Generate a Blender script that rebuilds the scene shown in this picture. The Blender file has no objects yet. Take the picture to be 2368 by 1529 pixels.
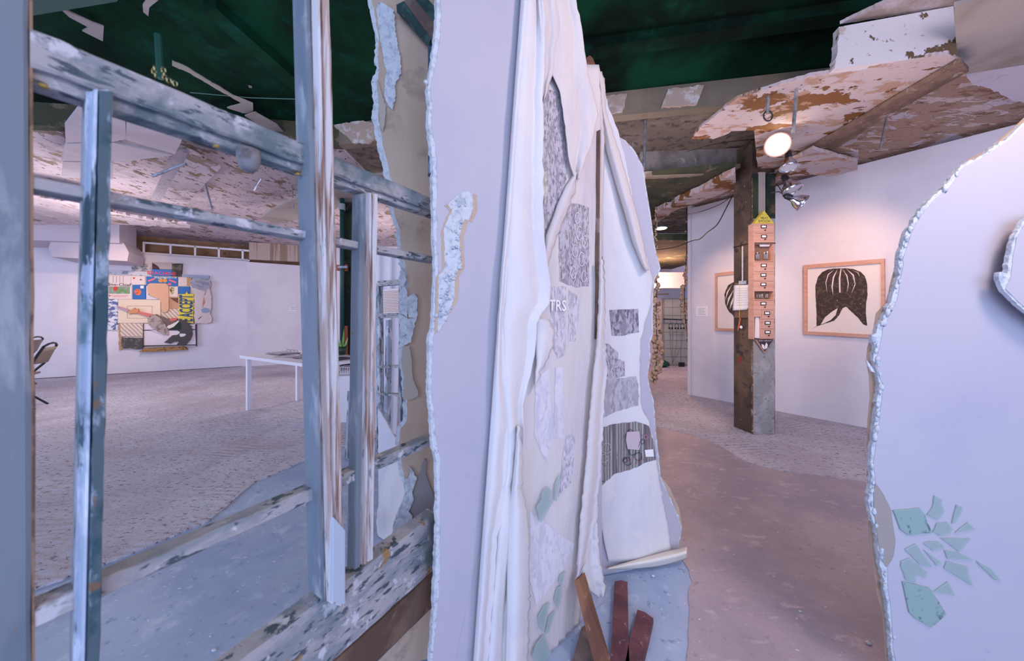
import bpy, math, random
from mathutils import Vector, noise as mnoise
random.seed(7)
S = bpy.context.scene; COL = S.collection
# ---------------------------------------------------------------- camera, world, lights, exposure
F = 800.0; CX = 1184.0; HY = 732.0; H = 1.2
cd = bpy.data.cameras.new('camera'); cam = bpy.data.objects.new('camera', cd); COL.objects.link(cam)
cam.location = (0, 0, H); cam.rotation_euler = (math.pi/2, 0, 0)
cd.sensor_width = 36; cd.lens = 36*F/2368; cd.shift_y = -(764.5-HY)/2368; cd.clip_start = .02
cd.dof.use_dof = True; cd.dof.focus_distance = 2.6; cd.dof.aperture_fstop = 3.2
S.camera = cam
w = bpy.data.worlds.new('world'); S.world = w; w.use_nodes = True
bg = w.node_tree.nodes['Background']; bg.inputs[0].default_value = (.50, .60, 1.0, 1); bg.inputs[1].default_value = .6
def light(name, kind, loc, power, col, size=1, sizey=None, target=None, spot=None, blend=.6):
    d = bpy.data.lights.new(name, kind); d.energy = power; d.color = col
    if kind == 'AREA':
        d.size = size
        if sizey: d.shape = 'RECTANGLE'; d.size_y = sizey
    else: d.shadow_soft_size = size
    if kind == 'SPOT': d.spot_size = math.radians(spot); d.spot_blend = blend
    o = bpy.data.objects.new(name, d); COL.objects.link(o); o.location = loc
    if target: o.rotation_euler = (Vector(target)-Vector(loc)).to_track_quat('-Z', 'Y').to_euler()
    return o
light('rear_daylight_panel', 'AREA', (-.3, -2.7, 1.9), 185, (.56, .69, 1.0), 7, 3.0, (-.3, 2, .2))  # unseen panel added behind the camera to carry the bluish daylight
light('left_fill_panel', 'AREA', (-9.5, .8, 1.5), 190, (.66, .72, 1.0), 4, 2.4, (-2, 5, .6))  # added panel out at the left to lift the pale floor; no window there
light('room_fill', 'POINT', (-5.6, 4.6, 1.9), 62, (1.0, .87, .89), .35)  # unseen fill points added in mid-air to brighten the room, no fixtures there
light('room_fill', 'POINT', (-2.6, 6.4, 1.9), 50, (1.0, .86, .86), .35)
light('room_fill', 'POINT', (2.2, 1.9, 1.75), 20, (1.0, .76, .72), .3)
light('room_fill', 'POINT', (1.2, 3.0, 1.9), 26, (1.0, .80, .80), .3)
light('room_fill', 'POINT', (1.35, .35, 2.3), 50, (1.0, .78, .74), .2)
light('room_fill', 'POINT', (-2.0, 2.2, 2.0), 16, (.9, .86, 1.0), .3)
light('corridor_fill', 'POINT', (3.1, 7.0, 2.0), 60, (1.0, .50, .33), .1)  # added unseen fill that turns the corridor floor more orange
light('picture_spot', 'SPOT', (2.75, 2.75, 2.5), 70, (1.0, .58, .36), .05, target=(3.62, 3.95, 1.72), spot=62, blend=1)
light('picture_spot', 'SPOT', (2.0, 4.0, 2.45), 48, (1.0, .60, .38), .05, target=(3.05, 4.75, 1.6), spot=52, blend=1)
light('floor_spot', 'SPOT', (2.4, 4.9, 2.4), 40, (1.0, .55, .30), .03, target=(1.95, 4.2, 0), spot=34, blend=1)
light('artwork_spot', 'SPOT', (-5.9, 5.4, 2.6), 150, (1.0, .66, .46), .05, target=(-8.1, 7.15, 1.5), spot=54, blend=1)
light('pillar_spot', 'SPOT', (1.7, 2.2, 2.5), 60, (1.0, .66, .48), .05, target=(2.5, 3.55, 1.5), spot=46, blend=1)
S.view_settings.view_transform = 'Standard'; S.view_settings.look = 'None'
S.view_settings.exposure = 0.14; S.view_settings.gamma = 1; S.view_settings.use_curve_mapping = False

# ---------------------------------------------------------------- helpers
def srgb(c):
    if isinstance(c, str): c = [int(c[i:i+2], 16)/255 for i in (0, 2, 4)]
    return tuple((x/12.92 if x <= .04045 else ((x+.055)/1.055)**2.4) for x in c[:3]) + (1,)
MATS = {}
def mat(name, base, spots=(), bump=None, rough=.85, metal=0, emit=0, wave=None, trans=0, bump2=None, alpha=None, spec=None):
    """base colour with noise-masked spots [(colour, scale, lo, hi, (sx,sy,sz))], bump=(scale,strength)"""
    if name in MATS: return MATS[name]
    m = bpy.data.materials.new(name); m.use_nodes = True; nt = m.node_tree; N = nt.nodes; L = nt.links
    b = N['Principled BSDF']; b.inputs['Roughness'].default_value = rough; b.inputs['Metallic'].default_value = metal
    if spec is not None: b.inputs['Specular IOR Level'].default_value = spec
    tc = N.new('ShaderNodeTexCoord')
    def noise(scale, st=(1, 1, 1), det=5, seed=0, dist=0):
        mp = N.new('ShaderNodeMapping'); mp.inputs['Scale'].default_value = st; mp.inputs['Location'].default_value = (seed*3.1, seed*1.7, seed*.9)
        L.new(tc.outputs['Object'], mp.inputs[0])
        n = N.new('ShaderNodeTexNoise'); n.inputs['Scale'].default_value = scale; n.inputs['Detail'].default_value = det
        n.inputs['Roughness'].default_value = .62; n.inputs['Distortion'].default_value = dist
        L.new(mp.outputs[0], n.inputs['Vector']); return n.outputs['Fac']
    cur = None; bc = srgb(base); first = None
    hs = []
    for i, s in enumerate(spots):
        col, sc, lo, hi = s[:4]; st = s[4] if len(s) > 4 else (1, 1, 1)
        f = noise(sc, st, 6, i+1, .3)
        r = N.new('ShaderNodeMapRange'); r.inputs[1].default_value = lo; r.inputs[2].default_value = hi; L.new(f, r.inputs[0])
        mx = N.new('ShaderNodeMix'); mx.data_type = 'RGBA'
        if cur is None: mx.inputs[6].default_value = bc
        else: L.new(cur, mx.inputs[6])
        mx.inputs[7].default_value = srgb(col); L.new(r.outputs[0], mx.inputs[0]); cur = mx.outputs[2]
        hs.append(r.outputs[0])
    if wave:
        col, sc, lo, hi, ax = wave
        wv = N.new('ShaderNodeTexWave'); wv.inputs['Scale'].default_value = sc; wv.bands_direction = ax; wv.inputs['Distortion'].default_value = 1.2
        L.new(tc.outputs['Object'], wv.inputs[0])
        r = N.new('ShaderNodeMapRange'); r.inputs[1].default_value = lo; r.inputs[2].default_value = hi; L.new(wv.outputs['Fac'], r.inputs[0])
        mx = N.new('ShaderNodeMix'); mx.data_type = 'RGBA'
        if cur is None: mx.inputs[6].default_value = bc
        else: L.new(cur, mx.inputs[6])
        mx.inputs[7].default_value = srgb(col); L.new(r.outputs[0], mx.inputs[0]); cur = mx.outputs[2]
    if cur is not None: L.new(cur, b.inputs['Base Color'])
    else: b.inputs['Base Color'].default_value = bc
    last = None
    for q, bb in enumerate((bump, bump2)):
        if not bb: continue
        bn = N.new('ShaderNodeBump'); bn.inputs['Strength'].default_value = bb[1]; bn.inputs['Distance'].default_value = bb[2] if len(bb) > 2 else .01
        if bb[0] == 'spots': L.new(hs[0], bn.inputs['Height'])
        else: L.new(noise(bb[0], bb[3] if len(bb) > 3 else (1, 1, 1), 6, 9+q), bn.inputs['Height'])
        if last: L.new(last, bn.inputs['Normal'])
        last = bn.outputs[0]
    if last: L.new(last, b.inputs['Normal'])
    if emit: b.inputs['Emission Color'].default_value = bc; b.inputs['Emission Strength'].default_value = emit
    if trans: b.inputs['Transmission Weight'].default_value = trans; b.inputs['IOR'].default_value = 1.45
    if alpha is not None: b.inputs['Alpha'].default_value = alpha
    MATS[name] = m; return m

def P(px, py, d): return Vector(((px-CX)/F*d, d, H-(py-HY)/F*d))           # a point seen at (px,py), d metres ahead
def HZ(px, py, z=0.0):                                                     # on the horizontal plane at height z
    return P(px, py, (H-z)*F/(py-HY))
class VP:                                                                  # a vertical plane through two ground points
    def __init__(s, a, b):
        s.a = Vector((a[0], a[1], 0)); d = Vector((b[0]-a[0], b[1]-a[1], 0)); s.d = d.normalized()
        n = Vector((s.d.y, -s.d.x, 0)); s.n = n if n.dot(-s.a) > 0 else -n
    def at(s, px, py, off=0.0):
        r = Vector(((px-CX)/F, 1, -(py-HY)/F)); o = Vector((0, 0, H)); a = s.a+s.n*off
        t = (a-o).dot(s.n)/r.dot(s.n); p = o+r*t
        if p.z < .003: p.z = .003
        return p
def zc(o, sc, pts): return [(o[0]+x/sc, o[1]+y/sc) for x, y in pts]
def ragged(pts, amp=3, step=8, closed=False, seed=0, skip=()):
    rnd = random.Random(seed); out = []; n = len(pts)
    for i in range(n if closed else n-1):
        a = pts[i]; b = pts[(i+1) % n]; dx, dy = b[0]-a[0], b[1]-a[1]; l = math.hypot(dx, dy)
        out.append(a)
        if i in skip: continue
        k = max(1, int(l/step))
        for j in range(1, k):
            t = (j+rnd.uniform(-.3, .3))/k; q = rnd.gauss(0, amp*.5)
            out.append((a[0]+dx*t-dy/l*q, a[1]+dy*t+dx/l*q))
    if not closed: out.append(pts[-1])
    return out

class G:
    def __init__(s): s.v = []; s.f = []
    def prism(s, pts, vec):
        vec = Vector(vec); n = len(pts); k = len(s.v)
        s.v += [Vector(p) for p in pts]+[Vector(p)+vec for p in pts]
        s.f.append(tuple(range(k, k+n))); s.f.append(tuple(range(k+2*n-1, k+n-1, -1)))
        for i in range(n): j = (i+1) % n; s.f.append((k+i, k+n+i, k+n+j, k+j))
        return s
    def box(s, c, sx, sy, sz, ax=None):
        c = Vector(c); X, Y, Z = ax or (Vector((1, 0, 0)), Vector((0, 1, 0)), Vector((0, 0, 1)))
        X, Y, Z = X*sx/2, Y*sy/2, Z*sz/2
        return s.prism([c-X-Y-Z, c+X-Y-Z, c+X+Y-Z, c-X+Y-Z], Z*2)
    def tube(s, pts, r, n=8, close=False):
        pts = [Vector(p) for p in pts]; k0 = len(s.v); m = len(pts); up = None
        for i, p in enumerate(pts):
            if close: t = pts[(i+1) % m]-pts[i-1]
            else: t = pts[min(i+1, m-1)]-pts[max(i-1, 0)]
            t.normalize()
            if up is None: up = t.orthogonal().normalized()
            up = (up-t*up.dot(t)).normalized(); b = t.cross(up)
            rr = r[i] if isinstance(r, (list, tuple)) else r
            s.v += [p+(up*math.cos(a)+b*math.sin(a))*rr for a in [2*math.pi*j/n for j in range(n)]]
        for i in range(m if close else m-1):
            a = k0+i*n; b_ = k0+((i+1) % m)*n
            for j in range(n): q = (j+1) % n; s.f.append((a+j, a+q, b_+q, b_+j))
        if not close:
            s.f.append(tuple(range(k0+n-1, k0-1, -1))); s.f.append(tuple(range(k0+(m-1)*n, k0+m*n)))
        return s
    def lathe(s, c, axis, prof, n=24):                                     # prof: [(r, h)]
        c = Vector(c); ax = Vector(axis).normalized(); u = ax.orthogonal().normalized(); w_ = ax.cross(u); k = len(s.v)
        for r, h in prof: s.v += [c+ax*h+(u*math.cos(a)+w_*math.sin(a))*r for a in [2*math.pi*j/n for j in range(n)]]
        for i in range(len(prof)-1):
            for j in range(n): q = (j+1) % n; s.f.append((k+i*n+j, k+i*n+q, k+(i+1)*n+q, k+(i+1)*n+j))
        return s
    def disc(s, c, axis, r, n=24):
        c = Vector(c); ax = Vector(axis).normalized(); u = ax.orthogonal().normalized(); w_ = ax.cross(u); k = len(s.v)
        s.v += [c+(u*math.cos(a)+w_*math.sin(a))*r for a in [2*math.pi*j/n for j in range(n)]]; s.f.append(tuple(range(k, k+n))); return s
    def grid(s, fn, nu, nv, th=None):
        k = len(s.v)
        for j in range(nv+1):
            for i in range(nu+1): s.v.append(Vector(fn(i/nu, j/nv)))
        for j in range(nv):
            for i in range(nu): a = k+j*(nu+1)+i; s.f.append((a, a+1, a+nu+2, a+nu+1))
        return s
    def blob(s, c, r, n=6, m=4, seed=0, sq=(1, 1, 1)):
        rnd = random.Random(seed); c = Vector(c); k = len(s.v)
        for j in range(m+1):
            for i in range(n):
                a = 2*math.pi*i/n; b = math.pi*j/m; q = r*(1+rnd.uniform(-.25, .25))
                s.v.append(c+Vector((math.sin(b)*math.cos(a)*sq[0], math.sin(b)*math.sin(a)*sq[1], math.cos(b)*sq[2]))*q)
        for j in range(m):
            for i in range(n): q = (i+1) % n; s.f.append((k+j*n+i, k+j*n+q, k+(j+1)*n+q, k+(j+1)*n+i))
        return s

LOC = {}
def O(name, g, m, parent=None, smooth=False, label=None, cat=None, group=None, kind=None, solid=0):
    me = bpy.data.meshes.new(name)
    if parent is not None: base = LOC[parent.name]
    else:
        xs = [v.x for v in g.v]; ys = [v.y for v in g.v]; zs = [v.z for v in g.v]
        base = Vector(((min(xs)+max(xs))/2, (min(ys)+max(ys))/2, min(zs)))
    me.from_pydata([v-base for v in g.v], [], g.f); me.materials.append(m)
    import bmesh
    b = bmesh.new(); b.from_mesh(me); bmesh.ops.recalc_face_normals(b, faces=b.faces)
    b.to_mesh(me); b.free()
    if smooth:
        for p in me.polygons: p.use_smooth = True
    o = bpy.data.objects.new(name, me); COL.objects.link(o)
    if parent is not None: o.parent = parent
    else: o.location = base
    LOC[o.name] = base
    if solid: md = o.modifiers.new('thickness', 'SOLIDIFY'); md.thickness = solid; md.offset = -1
    return tag(o, label, cat, group, kind)
def tag(o, label=None, cat=None, group=None, kind=None):
    if label: o['label'] = label
    if cat: o['category'] = cat
    if group: o['group'] = group
    if kind: o['kind'] = kind
    return o
def T(name, loc, label, cat, group=None):
    o = bpy.data.objects.new(name, None); COL.objects.link(o); o.location = loc; o.empty_display_size = .1
    LOC[o.name] = Vector(loc); return tag(o, label, cat, group)
def ST(name, loc):
    o = bpy.data.objects.new(name, None); COL.objects.link(o); o.location = loc; LOC[o.name] = Vector(loc); return tag(o, kind='structure')
def text(s, c, X, Y, size, m, parent, name='lettering', th=.0008, sx=1):
    cu = bpy.data.curves.new('t', 'FONT'); cu.body = s; cu.size = size; cu.align_x = 'CENTER'; cu.align_y = 'CENTER'; cu.resolution_u = 2
    cu.offset = size*(.03 if size > .2 else .012 if size > .05 else 0)
    t = bpy.data.objects.new('t', cu); COL.objects.link(t); bpy.context.view_layer.update()
    me = bpy.data.meshes.new_from_object(t.evaluated_get(bpy.context.evaluated_depsgraph_get()))
    bpy.data.objects.remove(t); g = G()
    X = Vector(X).normalized(); Y = Vector(Y).normalized(); c = Vector(c)
    g.v = [c+X*v.co.x*sx+Y*v.co.y for v in me.vertices]; g.f = [tuple(p.vertices) for p in me.polygons]
    me2 = me; o = O(name, g, m, parent); return o
def on(pl, pts, off=0): return [pl.at(x, y, off) for x, y in pts]
def slab(pl, pts, off, th): return G().prism(on(pl, pts, off), -pl.n*th)   # front at off, body behind it
def hslab(pts, z, th): return G().prism([HZ(x, y, z) for x, y in pts], (0, 0, th))

# ---------------------------------------------------------------- materials
WHITE = 'e6e3ea'
m_wall = mat('white_wall_paint', 'dfdbe3', [('d2ccd8', 1.5, .45, .75)], bump=(60, .08, .002), rough=.7)
m_dry = mat('drywall_paint', 'bcb6c0', [('b5b0bf', 2.5, .45, .7), ('aeaaba', 14, .66, .74)], bump=(120, .06, .001), rough=.75)
m_core = mat('gypsum', 'd4d8de', [('b6bcc8', 45, .5, .62), ('8e94a0', 90, .60, .68)], bump=(70, .9, .008), rough=.95)
m_kraft = mat('grey_brown_paper', 'b8a08c', [('c4ae9a', 3, .42, .62, (3, 3, .6)), ('a58f7e', 9, .58, .68), ('a08c74', 1.2, .55, .7)], bump=(90, .1, .002), rough=.8)
m_canvas = mat('canvas', 'e0dada', [('d2ccd2', 4, .45, .7, (2, 2, .5)), ('e2dbd6', 9, .55, .7)], bump=(260, .25, .001), bump2=(7, .35, .02, (2, 2, .4)), rough=.9)
m_canvas2 = mat('canvas_warm', 'd8cdc9', [('cabdc1', 4, .45, .7, (2, 2, .5))], bump=(260, .25, .001), bump2=(9, .35, .02, (2, 2, .5)), rough=.9)
m_old = mat('peeling_grey_wood', '98a4b4', [('4a5865', 9, .5, .56, (1, 1, .25)), ('c2cbd8', 14, .56, .6, (1, 1, .35)), ('6e625a', 26, .60, .64, (1, 1, .3))], bump=(34, .6, .006, (1, 1, .3)), bump2=(160, .3, .002), rough=.8)
m_oldh = mat('weathered_rail_wood', 'aba6a8', [('8b9096', 9, .46, .58, (1, 1, 2.5)), ('46525a', 42, .56, .60, (.5, .5, 1.8)), ('cac6cc', 22, .58, .63), ('9a7a50', 10, .64, .68), ('5d6e74', 3.5, .56, .64)], bump=(30, .6, .006, (.5, .5, 3)), bump2=(160, .3, .002), rough=.8)
m_front = mat('stripped_wood_with_white_paint', 'b09a92', [('86604e', 40, .51, .56, (2.5, 2.5, .06)), ('cdc9cc', 34, .46, .56, (2.5, 2.5, .10)), ('7d8890', 30, .62, .66, (2, 2, .3))], bump=(40, .6, .006, (2, 2, .2)), bump2=(150, .3, .002), rough=.8)
m_blue = mat('blue_white_paint', 'a9b3c6', [('3f5560', 26, .56, .59, (1.5, 1.5, .35)), ('d0d6e2', 18, .52, .6, (1.4, 1.4, .35)), ('6f8490', 9, .58, .66)], bump=('spots', .5, .003), bump2=(80, .4, .004), rough=.7)
m_slate = mat('slate_paint', '56708c', [('3b5263', 6, .48, .6, (1.5, 1.5, .3)), ('8fa3bb', 9, .6, .68, (1.5, 1.5, .5))], bump=(20, .2, .005), rough=.75)
m_stile = mat('slate_stile_paint', '78828e', [('5f6c7a', 3, .45, .6, (1.5, 1.5, .5)), ('9aa0a8', 14, .56, .66, (1.5, 1.5, .4)), ('8c6a52', 30, .68, .72)], bump=(20, .2, .005), rough=.75)
m_edgebrown = mat('brown_putty_edge', '9a7a62', [('6e5040', 20, .5, .6)], bump=(60, .5, .004))
m_wood = mat('reclaimed_wood', '8a5f42', [('6a4433', 8, .45, .6, (1, .3, 1)), ('a98668', 20, .58, .66, (1, .2, 1))], bump=(60, .4, .003, (1, .2, 1)), rough=.75)
m_redwood = mat('red_stained_wood', '74454a', [('5c363c', 10, .45, .6), ('9a7178', 40, .6, .68)], bump=(80, .4, .003), rough=.7)
m_greywood = mat('grey_brown_wood', '7b6a62', [('5e4f49', 8, .45, .6)], bump=(60, .4, .003), rough=.8)
m_dark = mat('dark_green_ceiling_paint', '003a24', [('00160c', 1.1, .42, .62), ('043e30', 5, .55, .7), ('000e06', .5, .5, .62)], bump=(26, .3, .01), rough=.9, spec=.15)
m_peel = mat('peeling_white_ceiling', 'bfb1b7', [('84705f', 2.4, .57, .58, (1.9, 1.1, 1)), ('5a4b42', 9, .60, .612, (2.2, 1.2, 1)), ('ada0a6', 2.5, .5, .6)], bump=('spots', .6, .01), bump2=(40, .3, .006), rough=.9)
m_peelo = mat('peeling_ochre_ceiling', 'ab8b76', [('cdb6ae', 4.5, .535, .56, (.8, 2.6, 1)), ('8a6a50', 7, .56, .6, (.8, 2.4, 1)), ('cbbdc2', 1.7, .6, .61)], bump=('spots', .8, .012), bump2=(50, .5, .01), rough=.9)
m_peelb = mat('peeling_soffit', 'b8a9aa', [('73481f', 2.3, .55, .56, (1, 1.7, 1)), ('a88876', 5, .53, .58, (1, 2, 1)), ('5b432d', 16, .655, .67)], bump=('spots', .9, .012), bump2=(50, .5, .01), rough=.9)
m_conc = mat('rough_concrete', '776b60', [('8a7d70', 3, .48, .6), ('544b45', 12, .52, .62), ('a08a76', 1.1, .58, .64)], bump=(110, .9, .012), rough=.95)
m_concg = mat('grey_beam_concrete', '857e7b', [('6a6460', 5, .48, .62), ('5b5a4c', 2, .56, .66), ('a39a94', 9, .62, .66)], bump=(50, .5, .01), rough=.95)
m_beige = mat('beige_beam_side', '8d7e6c', [('7b6f60', 2, .45, .6), ('b29f93', 1.3, .6, .63)], bump=(40, .4, .008), rough=.9)
m_cplaster = mat('smooth_grey_plaster', '9d9490', [('857a72', 1.8, .45, .65)], bump=(30, .2, .006), rough=.9)
m_brown = mat('brown_beam_wood', '7a6153', [('5c473b', 6, .45, .6), ('97847c', 12, .6, .66)], bump=(40, .5, .008), rough=.9)
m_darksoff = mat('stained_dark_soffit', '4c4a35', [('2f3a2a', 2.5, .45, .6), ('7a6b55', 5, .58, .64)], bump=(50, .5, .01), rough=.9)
m_floor = mat('blue_grey_concrete_floor', 'aab9d2', [('97a8c6', 2.2, .42, .6), ('c0cce0', 9, .56, .68), ('dfe6f2', 60, .65, .69), ('b9abc6', 1.3, .6, .68), ('8496b4', 26, .6, .68)], bump=(45, .15, .004), rough=.55)
m_mauve = mat('mauve_painted_concrete', 'ac9da4', [('958b98', 1.1, .45, .6), ('bfaeb5', 11, .57, .72, (1, 2, 1)), ('d8ccd2', 60, .66, .70), ('a48e88', .8, .55, .66), ('97828a', 30, .6, .68)], bump=(45, .15, .004), rough=.5)
m_purp = mat('grey_purple_concrete', '6a6478', [('7a748a', 5, .5, .65)], bump=(45, .15, .004), rough=.55)
m_column_dark = mat('rusty_brown_column', '4a3b30', [('6a523e', 3.5, .48, .6, (1, 1, .5)), ('352a26', 8, .54, .6), ('9a8878', 30, .67, .7)], bump=(60, .5, .006), rough=.6)
m_column_conc = mat('speckled_concrete', '9c9896', [('b3afae', 5, .48, .6), ('6e6a6c', 40, .60, .66), ('7f7c80', 9, .6, .66)], bump=(80, .5, .006), rough=.9)
m_black = mat('black_metal', '1c1e24', rough=.4)
m_darkgreen = mat('dark_green_iron', '12281e', [('2f3c22', 3, .5, .6, (1, 1, .4)), ('5a4630', 6, .6, .65), ('060c0a', 5, .55, .65)], bump=(40, .4, .006), rough=.6)
m_steel = mat('galvanised_steel', 'b8bcc6', [('9298a4', 12, .5, .6)], rough=.35, metal=.8)
m_white = mat('white_laminate', 'eceaf2', rough=.35)
m_pwood = mat('pale_birch', 'cfa08c', [('c4927c', 6, .45, .6, (.4, 1, 6))], rough=.55)
m_paper = mat('paper', 'e9e4e2', rough=.9)
m_mount = mat('picture_mount', 'e6dcd8', rough=.8)
m_ink = mat('brown_black_ink', '3a2e2a', [('5b4a40', 30, .5, .6), ('cbb9a6', 42, .665, .69)], rough=.8)
m_glassg = mat('green_glass', 'b6c9c5', rough=.12, alpha=.52, spec=.7)
m_glassd = mat('dusty_green_glass', '9fb8b2', [('5f726c', 40, .58, .66)], rough=.25, alpha=.8)
m_chrome = mat('chrome_reflector', 'd8d8e0', rough=.12, metal=1)
m_bulb = mat('lit_lamp', 'fff0dc', emit=14)
m_yellow = mat('yellow_paint', 'd8c34a', [('c4b040', 20, .5, .6)], rough=.6)
m_signdark = mat('dark_sign_paint', '3f3338', rough=.6)
m_orange = mat('orange_plastic', 'd8662a', rough=.4)
m_white2 = mat('white_print', 'f2ece6', rough=.8)
m_cable = mat('cable_rubber', '2b2626', rough=.6)

# ---------------------------------------------------------------- planes of the place (ground points in metres)
def gp(px, d): return ((px-CX)/F*d, d)
W = VP(gp(75, .445), gp(1000, 1.05))            # hanging window sash
PB = VP(gp(850, 1.16), gp(1100, 1.25))          # drywall seen from its back
PA = VP(gp(1000, .95), gp(1395, 1.45))          # white partition
PC = VP(gp(1395, 1.60), gp(1575, 1.70))         # second partition, further off
PR = VP(gp(2010, 1.10), gp(2368, 1.06))         # torn panel at the right
RW = VP((2.71, 5.25), (3.80, 3.68))             # right gallery wall
FW = VP((-6.32, 8.28), (-6.32+1.286, 8.28+.8))  # far left wall

# ---------------------------------------------------------------- floor
g = G(); g.prism([(-16, -3, -.06), (8, -3, -.06), (8, 14, -.06), (-16, 14, -.06)], (0, 0, .06))
floor = O('floor', g, m_floor, kind='structure')
# trowelled rough screed beyond the smooth strip
lb = [(40, 1385), (76, 1367), (294, 1287), (484, 1207), (588, 1118), (733, 1055), (880, 1010), (1200, 985), (1400, 985), (1515, 987), (1600, 1006), (1660, 1030), (1705, 1058), (1750, 1077), (1810, 1092), (1890, 1100), (2005, 1116), (2200, 1135)]
edge = [HZ(x, y) for x, y in ragged(lb, 1.2, 14, seed=3)]
def screed_mat():
    m = mat('trowelled_screed', 'dfd8e4', [('ebe6f0', 2.5, .45, .62), ('93858e', 24, .575, .62, (1, 2.2, 1)), ('cabec8', .8, .5, .66), ('8d7f88', 60, .64, .68)], rough=.9)
    N = m.node_tree.nodes; L = m.node_tree.links; b = N['Principled BSDF']; tc = N.new('ShaderNodeTexCoord')
    n1 = N.new('ShaderNodeTexNoise'); n1.inputs['Scale'].default_value = 9; n1.inputs['Detail'].default_value = 8; n1.inputs['Roughness'].default_value = .68
    wv = N.new('ShaderNodeTexWave'); wv.wave_type = 'RINGS'; wv.inputs['Scale'].default_value = 5.5; wv.inputs['Distortion'].default_value = 11; wv.inputs['Detail Scale'].default_value = .5
    n2 = N.new('ShaderNodeTexNoise'); n2.inputs['Scale'].default_value = 1.6; n2.inputs['Detail'].default_value = 4
    for n in (n1, wv, n2): L.new(tc.outputs['Object'], n.inputs['Vector'])
    mr = N.new('ShaderNodeMapRange'); mr.inputs[1].default_value = .5; mr.inputs[2].default_value = .6; L.new(n2.outputs['Fac'], mr.inputs[0])
    mu = N.new('ShaderNodeMath'); mu.operation = 'MULTIPLY'; L.new(wv.outputs['Fac'], mu.inputs[0]); L.new(mr.outputs[0], mu.inputs[1])
    ad = N.new('ShaderNodeMath'); ad.operation = 'MULTIPLY_ADD'; ad.inputs[1].default_value = .24; L.new(mu.outputs[0], ad.inputs[0]); L.new(n1.outputs['Fac'], ad.inputs[2])
    bp = N.new('ShaderNodeBump'); bp.inputs['Strength'].default_value = 1; bp.inputs['Distance'].default_value = .075; L.new(ad.outputs[0], bp.inputs['Height'])
    L.new(bp.outputs[0], b.inputs['Normal']); return m
pts = edge+[Vector((7.9, 2.2, 0)), Vector((7.9, 13.9, 0)), Vector((-15.9, 13.9, 0)), Vector((-15.9, 1.0, 0))]
O('rough_screed', G().prism(pts, (0, 0, .010)), screed_mat(), floor, label='pale trowelled screed with a feathered edge')
mv = [(1575, 1290), (1590, 1315), (1601, 1350), (1592, 1370), (1594, 1440), (1588, 1529), (1586, 1640)]
pts = [HZ(x, y) for x, y in ragged(mv, 2, 8, seed=4)]+[HZ(2400, 1640)]+[HZ(x, y) for x, y in [(2300, 1130), (2005, 1106), (1890, 1090), (1750, 1066), (1660, 1022), (1515, 980)]]+[HZ(1480, 1100)]
O('painted_floor_patch', G().prism(pts, (0, 0, .004)), m_mauve, floor, label='mauve brown painted patch of smooth floor')

# ---------------------------------------------------------------- walls
def wallbox(name, pl, s0, s1, z0, z1, th, m, holes=None):
    a = pl.a+pl.d*s0; b = pl.a+pl.d*s1
    g = G().prism([a+Vector((0, 0, z0)), b+Vector((0, 0, z0)), b+Vector((0, 0, z1)), a+Vector((0, 0, z1))], -pl.n*th)
    return O(name, g, m, kind='structure')
rwall = wallbox('wall_right', RW, 0, 6.5, 0, 2.84, .12, m_wall)
wl = wallbox('wall_left', FW, -9, 0, 0, 2.57, .12, m_wall)
fw2 = VP((-6.32+.02, 8.28-.05), (-6.32+.02+1.25, 8.28-.05+.84))
wb = wallbox('wall_back', fw2, 0, 1.95, 0, 2.50, .12, m_wall)
m_brownwall = mat('brown_board_above_wall', '9c7557', [('b08a6c', 2.5, .45, .6), ('7a5a44', 7, .6, .66), ('cdb9ae', 4, .64, .66)], bump=(30, .4, .01), rough=.9)
O('wall_upper', G().prism(on(VP(FW.a.xy+Vector((-.3, .5)), FW.a.xy+Vector((-.3+1.286, .5+.8))), [(-400, 470), (780, 500), (780, 640), (-400, 640)]), (0, .15, 0)), m_brownwall, kind='structure')
O('wall_back_patched', slab(fw2, [(576, 560), (722, 568), (722, 607), (576, 600)], .0, .1), mat('taped_drywall', 'b9a79c', [('96806e', 2.2, .52, .56, (4, 4, .1))], rough=.9), kind='structure')
# metal framing in the gap over the white wall
tr = T('stud_framing', FW.at(450, 598), 'white metal stud framing in the gap above the far white wall', 'framing')
def barpx(pl, a, b, wpx, off=0, th=.04):
    dx, dy = b[0]-a[0], b[1]-a[1]; l = math.hypot(dx, dy); nx, ny = -dy/l*wpx/2, dx/l*wpx/2
    return slab(pl, [(a[0]+nx, a[1]+ny), (b[0]+nx, b[1]+ny), (b[0]-nx, b[1]-ny), (a[0]-nx, a[1]-ny)], off, th)
O('track', barpx(FW, (330, 561), (577, 580), 4), m_white, tr)
O('track', barpx(FW, (300, 585), (577, 603), 3), m_white, tr)
for x in (332, 394, 451, 506, 561): O('stud', barpx(FW, (x, 558+(x-300)*.07), (x, 588+(x-300)*.062), 4.5), m_white, tr)
# centre back of the room, beyond the dark column
O('wall_centre', G().prism([P(716, 0, 8.9).xy.to_3d()+Vector((0, 0, 0)), P(1490, 0, 8.9).xy.to_3d(), P(1490, 0, 8.9).xy.to_3d()+Vector((0, 0, 3.1)), P(716, 0, 8.9).xy.to_3d()+Vector((0, 0, 3.1))], (0, .1, 0)), m_wall, kind='structure')
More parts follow.
